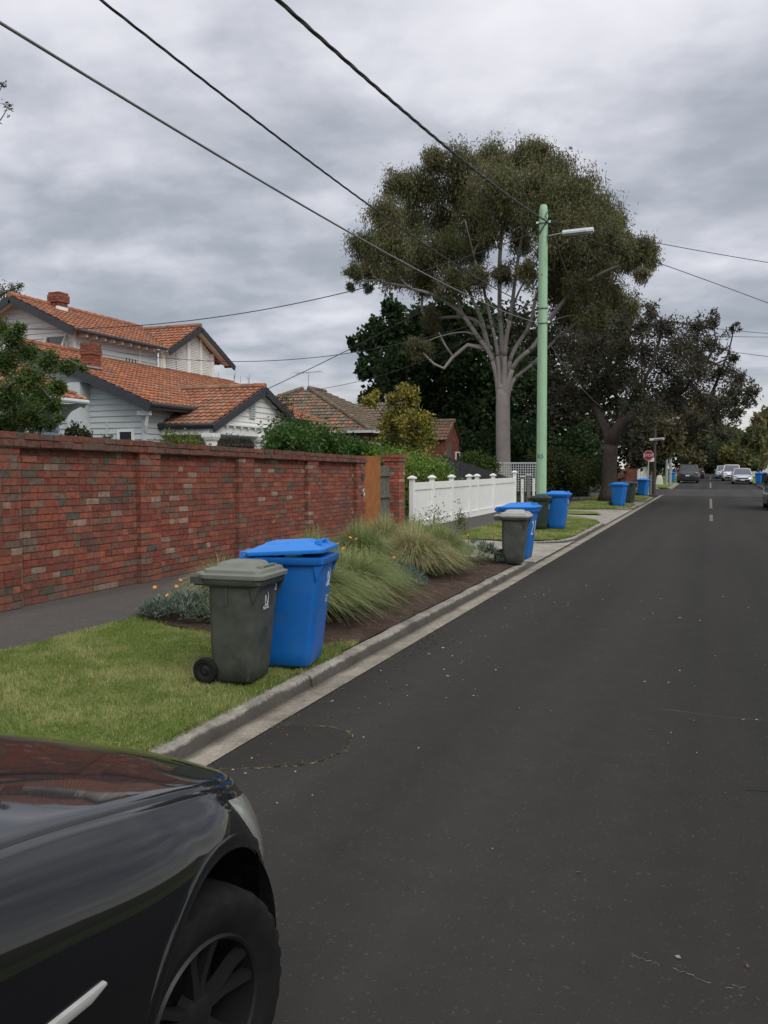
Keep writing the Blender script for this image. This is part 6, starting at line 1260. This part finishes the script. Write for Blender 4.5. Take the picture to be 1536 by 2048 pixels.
# ------------------------------------------------------------ cars
def catm(K, t):
    """smooth interpolation of rows of K at the values t of its first column"""
    K = np.array(K, float); xs = K[:, 0]; out_ = []
    m_ = np.gradient(K, xs, axis=0)
    for v in np.atleast_1d(t):
        i = int(np.clip(np.searchsorted(xs, v) - 1, 0, len(xs) - 2)); h = xs[i + 1] - xs[i]; s = (v - xs[i]) / h
        out_.append((2 * s**3 - 3 * s**2 + 1) * K[i] + (s**3 - 2 * s**2 + s) * h * m_[i] + (-2 * s**3 + 3 * s**2) * K[i + 1] + (s**3 - s**2) * h * m_[i + 1])
    return np.array(out_)
def wheel(parent, x, y, r, side, detail, z=None):
    z = r if z is None else z; q = side; mb = MB(); k = r / .33
    prof = [(.214, -.085), (.25, -.105), (.30, -.108), (.320, -.098), (.329, -.075), (.332, -.03), (.332, .03), (.329, .075), (.320, .098), (.30, .108), (.27, .110), (.25, .105), (.214, .085)]
    n = 96 if detail else 24; secs = []
    for i, (rad, h) in enumerate(prof):
        ring = []
        for j in range(n):
            a = 2 * math.pi * j / n; rr_ = rad
            if detail and i in (3, 4, 7, 8) and j % 3 == 0: rr_ -= .012
            ring.append((x + q * h * k, y + rr_ * k * math.cos(a), z + rr_ * k * math.sin(a)))
        secs.append(ring)
    mb.loft(secs, cap=False); ty = obj('wheel', mb, M_rubber, parent, local=True)
    sharp(ty, 25)
    mb = MB(); mb.lathe([(.215 * k, q * .086 * k), (.208 * k, q * .094 * k), (.200 * k, q * .088 * k), (.193 * k, q * .04 * k), (.188 * k, -q * .08 * k)], (x, y, z), 'x', 48)
    mb.f.pop(); mb.f.pop(); mb.c.pop(); mb.c.pop()
    mb.lathe([(.0, q * .062 * k), (.03 * k, q * .062 * k), (.055 * k, q * .055 * k), (.062 * k, q * .02 * k), (.0, q * .02 * k)], (x, y, z), 'x', 24)
    ns = 5
    for j in range(ns):
        for dd in (-.16, .16):
            a = 2 * math.pi * j / ns + .3 + dd; a2 = 2 * math.pi * j / ns + .3 + dd * 1.35; secs = []
            for rad, h, w_, aa in ((.045, .058, .016, a), (.10, .062, .014, a), (.16, .07, .014, a2), (.205, .082, .017, a2)):
                c, s = math.cos(aa), math.sin(aa); secs.append([(x + q * (h + dh) * k, y + k * (rad * c - ww * s), z + k * (rad * s + ww * c)) for ww, dh in ((-w_, -.03), (w_, -.03), (w_ * .8, 0), (-w_ * .8, 0))])
            mb.loft(secs)
    rim = sharp(obj('rim', mb, M_rim, ty, local=True), 40)
    mb = MB(); mb.lathe([(0, -q * .03 * k), (.15 * k, -q * .03 * k), (.15 * k, -q * .045 * k), (0, -q * .045 * k)], (x, y, z), 'x', 32); obj('brake_disc', mb, M_galv if not detail else M_rim, rim, local=True); return ty
def black_car():
    t = thing('parked_car', 'glossy black car parked in the near left corner, its front wheel and bonnet in view', 'car', (-1.95, 1.84, 0.004))
    #        ly    w     zc    zg   gapx  zb
    K = [(-3.35, .62, .98, .92, .50, .34), (-3.2, .76, 1.02, .97, .60, .26), (-2.65, .84, 1.06, 1.03, .70, .22), (-1.6, .85, 1.10, 1.06, .72, .20), (-.9, .85, 1.075, 1.035, .72, .20), (-.5, .85, 1.015, .975, .70, .20), (-.08, .848, .935, .893, .70, .20), (.14, .825, .885, .845, .69, .20), (.31, .765, .84, .80, .645, .205), (.45, .665, .795, .757, .56, .22), (.56, .53, .752, .72, .44, .24), (.64, .36, .71, .685, .30, .27), (.69, .16, .66, .65, .14, .31)]
    st = np.concatenate([np.linspace(-3.35, -.75, 40), np.linspace(-.73, .69, 150)]); Ks = catm(K, st); NS = 74; V = []
    for ly, w_, zc, zg, gx, zb in Ks:
        zlow = zb; h = zg - zb
        pts = np.array([(0, 0, zc), (1, gx * .45, zc - (zc - zg) * .12), (2, gx * .8, zg + (zc - zg) * .42), (3, gx, zg), (4, gx + (w_ - gx) * .24, zg - .022 * min(1, w_ / .5)), (5, gx + (w_ - gx) * .52, zg - h * .11), (6, gx + (w_ - gx) * .80, zg - h * .25), (7, gx + (w_ - gx) * .96, zg - h * .42), (8, w_, zg - h * .64), (9, w_ * .955, zb + .03), (10, w_ * .85, zb), (11, 0, zb)])
        V.append(catm(pts, np.linspace(0, 11, NS))[:, 1:])
    V = np.array(V); gi = int(round(3 / 11 * (NS - 1)))   # bonnet edge
    G = np.zeros((len(st), NS, 3)); G[:, :, 0] = V[:, :, 0]; G[:, :, 1] = st[:, None]; G[:, :, 2] = V[:, :, 1]
    side = G.copy(); AR = .395
    for hy in (0.0, -2.65):
        d = np.hypot(side[:, :, 1] - hy, side[:, :, 2] - .33); m_ = (d < AR) & (side[:, :, 0] > .4) & (np.arange(NS)[None] > gi); f = AR / np.maximum(d, 1e-3)
        side[:, :, 1] = np.where(m_, hy + (side[:, :, 1] - hy) * f, side[:, :, 1]); side[:, :, 2] = np.where(m_, .33 + (side[:, :, 2] - .33) * f, side[:, :, 2])
        for i_, j_ in zip(*np.where(m_)):   # keep the moved edge on the body's own surface
            cl = V[int(np.clip(np.searchsorted(st, side[i_, j_, 1]), 0, len(st) - 1))][gi + 2:NS - 4]; side[i_, j_, 0] = float(np.interp(-side[i_, j_, 2], -cl[:, 1], cl[:, 0]))
        if hy == 0: M0 = m_
        else: M0 = M0 | m_
    def sheet(i0, i1, j0, j1, arr, cut=None):
        Vv = []; F = []; idx = {}
        for s in (1, -1):
            for i in range(i0, i1):
                for j in range(j0, j1):
                    if cut is not None and cut[i:i + 2, j:j + 2].all(): continue
                    q = []
                    for a, b in ((i, j), (i + 1, j), (i + 1, j + 1), (i, j + 1)):
                        kk = (s if b > 0 else 1, a, b)
                        if kk not in idx: idx[kk] = len(Vv); p = arr[a, b]; Vv.append((s * p[0], p[1], p[2]))
                        q.append(idx[kk])
                    F.append(tuple(q) if s == 1 else tuple(reversed(q)))
        return Vv, F
    n = len(st); lampj0, lampj1 = gi + 2, gi + 17; LI = [i for i in range(n) if .22 < st[i]]
    lampm = np.zeros((n, NS), bool)
    for i in range(n):
        for j in range(NS):
            p = G[i, j]; 
            if st[i] > .27 and p[2] > .625 + .0 * st[i] and p[2] < Ks[i][3] - .022 and j > gi + 1 and p[2] > .90 - .8 * (st[i] - .0): lampm[i, j] = True
    cut = M0
    Vv, F = sheet(0, n - 1, gi, NS - 1, side, cut); body = mesh('body', Vv, F, M_carbody, t, smooth=True, local=True)
    tip = [tuple(side[-1, j]) for j in range(gi, NS)]; capv = tip + [(-p[0], p[1], p[2]) for p in reversed(tip)]; mesh('grille', capv, [tuple(range(len(capv)))], M_blackplastic, t, local=True)
    hoodi0 = int(np.searchsorted(st, -.95)); hd = G.copy(); hd[:, :gi + 1, 2] += .006; hd[:, gi, 2] -= .022; hd[:, gi, 0] -= .001; hd[:, gi - 1, 2] -= .003
    hd[:, gi - 1, 0] = hd[:, gi, 0] - .003
    fr_ = [i for i in range(n) if st[i] > .625]; hoodi1 = fr_[0]
    hd[hoodi1, :gi + 1, 2] -= .02
    Vv, F = sheet(hoodi0, hoodi1, 0, gi, hd); mesh('bonnet', Vv, F, M_carbody, t, smooth=True, local=True)
    # raised crease along each side of the bonnet
    Vv, F = sheet(0, n - 1, 0, gi, np.where(np.arange(3) == 2, G - .03, G)); mesh('inner_panel', Vv, F, M_blackplastic, t, smooth=True, local=True)
    for s in (1, -1):
        Vv = []; F = []; ns_, nz_ = 26, 12; la = np.linspace(.175, .63, ns_); Kl = catm(K, la)
        for a, (ly, w_, zc, zg, gx, zb) in zip(la, Kl):
            i = int(np.clip(np.searchsorted(st, ly), 1, n - 1)); f_ = (ly - st[i - 1]) / (st[i] - st[i - 1]); cx_ = V[i - 1] * (1 - f_) + V[i] * f_
            u_ = (ly - .175) / .455; zt1 = zg - .034 - .01 * u_; zt0 = zt1 - .20 * min(1, u_ * 2.6) ** .8 + .07 * max(0, u_ - .5); seg = cx_[gi + 1:NS - 6]
            for q in range(nz_):
                z = zt1 + (zt0 - zt1) * q / (nz_ - 1); x_ = float(np.interp(-z, -seg[:, 1], seg[:, 0])); e = .009 * math.sin(math.pi * q / (nz_ - 1)) ** .5 * min(1, u_ * 6 + .1) + .0015; Vv.append((s * (x_ + e), ly + e * .5, z))
        for a in range(ns_ - 1):
            for q in range(nz_ - 1):
                c_ = (a * nz_ + q, (a + 1) * nz_ + q, (a + 1) * nz_ + q + 1, a * nz_ + q + 1); F.append(c_ if s == 1 else c_[::-1])
        mesh('headlight', Vv, F, M_lens, t, smooth=True, local=True)
    # arch lips and liners
    def wside(ly, z):
        i = int(np.clip(np.searchsorted(st, ly), 0, n - 1)); col = V[i]; j0 = gi + 2; zz = col[j0:NS - 6, 1]; return float(np.interp(-z, -zz, col[j0:NS - 6, 0]))
    for s in (1, -1):
        for hy in (0.0, -2.65):
            secs = []
            for a in np.linspace(R(-14), R(194), 50):
                ring = []
                for rad, dx in ((AR + .034, .0005), (AR + .026, .005), (AR + .006, .007), (AR - .003, .003), (AR - .005, -.05), (AR + .025, -.05)):
                    ly, z = hy + rad * math.cos(a), .33 + rad * math.sin(a); wv = wside(hy + (AR + .02) * math.cos(a), .33 + (AR + .02) * math.sin(a)); ring.append((s * (wv + dx), ly, z))
                secs.append(ring)
            mb = MB(); mb.loft(secs); sharp(obj('arch_lip', mb, M_carbody, t, local=True), 50)
            mb = MB(); mb.loft([[(s * (.86 - d), hy + (AR - .002) * math.cos(a), .33 + (AR - .002) * math.sin(a)) for a in np.linspace(R(-20), R(200), 30)] for d in (.10, .42)], cap=False, closed=False); mb.box((s * .44, hy, .4), (.02, .8, .7)); obj('arch_liner', mb, M_rubber, t, local=True)
            wh_ = wheel(t, s * .695, hy, .312, s, s == 1 and hy == 0)
            if hy == 0: wh_.matrix_local = Matrix.Translation((s * .695, hy, .312)) @ Matrix.Rotation(R(-9), 4, 'Z') @ Matrix.Translation((-s * .695, -hy, -.312))
        mb = MB(); mb.loft([[(s * (wside(ly, z_) + dx), ly, z_ + dz) for dx, dz in ((0, -hh), (.009, -hh * .8), (.012, 0), (.009, hh * .8), (0, hh))] for ly, z_, hh in ((-1.0, .70, .009), (-.99, .70, .0125), (-.7, .695, .0125), (-.53, .688, .012), (-.485, .692, .005))]); sharp(obj('side_strip', mb, M_chrome, t, local=True), 50)
        mb = MB(); mb.loft([[(s * (.86 + r_ * 1.0 + .1 * k), -1.42 + r_ * math.cos(a) * 0 + .04 * math.sin(a) - k * .03, 1.12 + .075 * math.cos(a)) for a in np.linspace(0, 2 * math.pi, 13)[:-1]] for k, r_ in ((0, 0), (1, .0), (2, 0.02))]); obj('mirror', mb, M_carbody, t, local=True)
    mb = MB(); mb.loft([rr(0, -2.2, .66, 1.15, .2, 1.03, 5), rr(0, -2.22, .62, 1.02, .2, 1.2, 5), rr(0, -2.25, .55, .8, .2, 1.40, 5)]); obj('windscreen_glass', mb, M_glass, t, local=True, smooth=False)
    mb = MB(); mb.loft([rr(0, -2.25, .56, .81, .2, 1.40, 5), rr(0, -2.25, .54, .77, .2, 1.44, 5), rr(0, -2.25, .4, .6, .2, 1.46, 5)]); obj('roof', mb, M_carbody, t, local=True)
    # chips along the bonnet edge
    return t
black_car()
def far_car(label, cat, x, y, z, rz, L_, W, Hh, paint, kind, group=None):
    t = thing('parked_car', label, cat, (x, y, z), rz, group); suv = kind == 'suv'; hb = .98 * Hh / 1.65 if suv else .88 * Hh / 1.45; w2 = W / 2; h2 = L_ / 2; gc = .22 if suv else .16
    hood = h2 - (L_ * .27); K = [(-h2, w2 * .72, hb * .84, gc + .18), (-h2 + .08, w2 * .9, hb * .97, gc + .05), (-h2 + .5, w2, hb, gc), (hood - .1, w2, hb, gc), (h2 - .5, w2 * .97, hb * .88, gc), (h2 - .12, w2 * .88, hb * .74, gc + .02), (h2, w2 * .68, hb * .62, gc + .1)]
    mb = MB(); secs = []
    for ly, ww, zt, zb in catm(K, np.linspace(-h2, h2, 30)):
        hgt = zt - zb; secs.append([(s * ww * a, ly, zb + hgt * b) for s, a, b in ((1, .85, 0), (1, .97, .12), (1, 1, .45), (1, .985, .75), (1, .90, .97), (1, .6, 1.03), (-1, .6, 1.03), (-1, .90, .97), (-1, .985, .75), (-1, 1, .45), (-1, .97, .12), (-1, .85, 0))])
    mb.loft(secs); sharp(obj('body', mb, paint, t, local=True), 40)
    r0 = -h2 + (.12 if kind != 'sedan' else .75); r1 = -h2 + (.42 if kind != 'sedan' else 1.15); f0 = hood + .28; f1 = hood - .5
    zb, zt2 = hb * .98, Hh - .06
    def lv(f, e=0): return rr(0, ((r0 + (r1 - r0) * f) + (f0 + (f1 - f0) * f)) / 2, w2 * (.93 - .19 * f) + e, ((f0 + (f1 - f0) * f) - (r0 + (r1 - r0) * f)) / 2 + e, .10, zb + (zt2 - zb) * f, 3)
    mb = MB(); mb.loft([lv(0), lv(.5), lv(1)]); sharp(obj('window', mb, M_glass if paint is M_carcharc else M_skyglass, t, local=True), 50)
    mb = MB(); top = lv(1); mb.loft([[(p[0] * 1.03, p[1], zt2 - .05) for p in top], [(p[0] * 1.02, p[1], zt2 + .02) for p in top], [(p[0] * .8, p[1] * .92, Hh) for p in top]]); sharp(obj('roof', mb, paint, t, local=True), 40)
    for s in (1, -1):
        mb = MB(); mb.beam((s * w2 * .90, f0 - .02, zb), (s * w2 * .73, f1, zt2), .06, .06); mb.beam((s * w2 * .90, r0 + .05, zb), (s * w2 * .73, r1, zt2), .12, .09); yc = (f0 + r0) / 2; mb.beam((s * w2 * .935, yc, zb), (s * w2 * .76, yc, zt2), .03, .09); obj('pillar', mb, paint if kind != 'suv' or paint is not M_carcharc else M_blackplastic, t, local=True)
        mb = MB(); mb.loft([rr(s * (w2 + .09 * k), f0 - .18, .06, .05, .02, hb + .02 + .12 * q, 2) for k, q in ((.3, 0), (1, .3), (1, 1))]); obj('mirror', mb, paint, t, local=True)
        mb = MB(); mb.loft([[(s * w2 * a, h2 - dy, hb * .74 + dz) for a, dy, dz in ((.50, .035, -.04), (.86, .20, 0), (.88, .22, .08), (.52, .06, .05))], [(s * w2 * a, h2 - dy + .02, hb * .74 + dz) for a, dy, dz in ((.50, .035, -.04), (.86, .20, 0), (.88, .22, .08), (.52, .06, .05))]]); obj('headlight', mb, M_lens, t, local=True)
        mb = MB(); mb.box((s * w2 * .74, -h2 + .03, hb * .83), (w2 * .36, .06, .13)); obj('tail_light', mb, M_redlens, t, local=True)
        for yy in (h2 - .85, -h2 + .8): wheel(t, s * (w2 - .11), yy, .33, s, False)
    mb = MB(); mb.box((0, h2 - .02, hb * .60), (W * .55, .06, .10)); mb.box((0, h2 - .03, gc + .17), (W * .7, .08, .18)); obj('grille', mb, M_blackplastic, t, local=True)
    mb = MB(); mb.box((0, h2 + .025, gc + .24), (.37, .012, .12)); mb.box((0, -h2 - .0, gc + .5), (.37, .02, .12)); obj('number_plate', mb, M_mark, t, local=True)
    mb = MB(); mb.box((0, -h2 + .03, gc + .16), (W * .82, .10, .22)); obj('bumper', mb, M_blackplastic, t, local=True)
    if suv:
        for s in (1, -1): mb = MB(); mb.tube([(s * w2 * .7, f1 - .2, Hh + .02), (s * w2 * .7, r1 + .2, Hh + .02)], .025, 6); obj('roof_rail', mb, M_galv, t, local=True)
    return t
zq = lambda Y: float(zr(Y)) + .004
far_car('charcoal four wheel drive parked on the left, its back towards us', 'car', -2.0, 90, zq(90), 0, 4.6, 1.95, 1.78, M_carcharc, 'suv')
far_car('dark car parked in front of the charcoal four wheel drive', 'car', -1.95, 98, zq(98), 0, 4.6, 1.85, 1.72, M_carcharc, 'suv')
far_car('black hatchback with pale rear window farther along the left kerb', 'car', -1.55, 110, zq(110), 0, 4.4, 1.8, 1.5, M_carbody, 'hatch')
far_car('silver hatchback facing us at the right kerb beside the blue bin', 'car', 2.80, 87, zq(87), R(180), 4.3, 1.76, 1.46, M_silver, 'hatch')
far_car('white four wheel drive facing us behind the silver hatchback', 'car', 2.15, 99, zq(99), R(180), 4.7, 1.86, 1.72, M_carwhite, 'suv')
far_car('pale car half hidden behind the white four wheel drive', 'car', 1.55, 110, zq(110), R(180), 4.5, 1.8, 1.55, M_silver, 'hatch')
far_car('dark car parked at the extreme right edge of the street', 'car', 3.08, 39.2, .004, R(180), 4.5, 1.78, 1.46, M_carcharc, 'hatch')
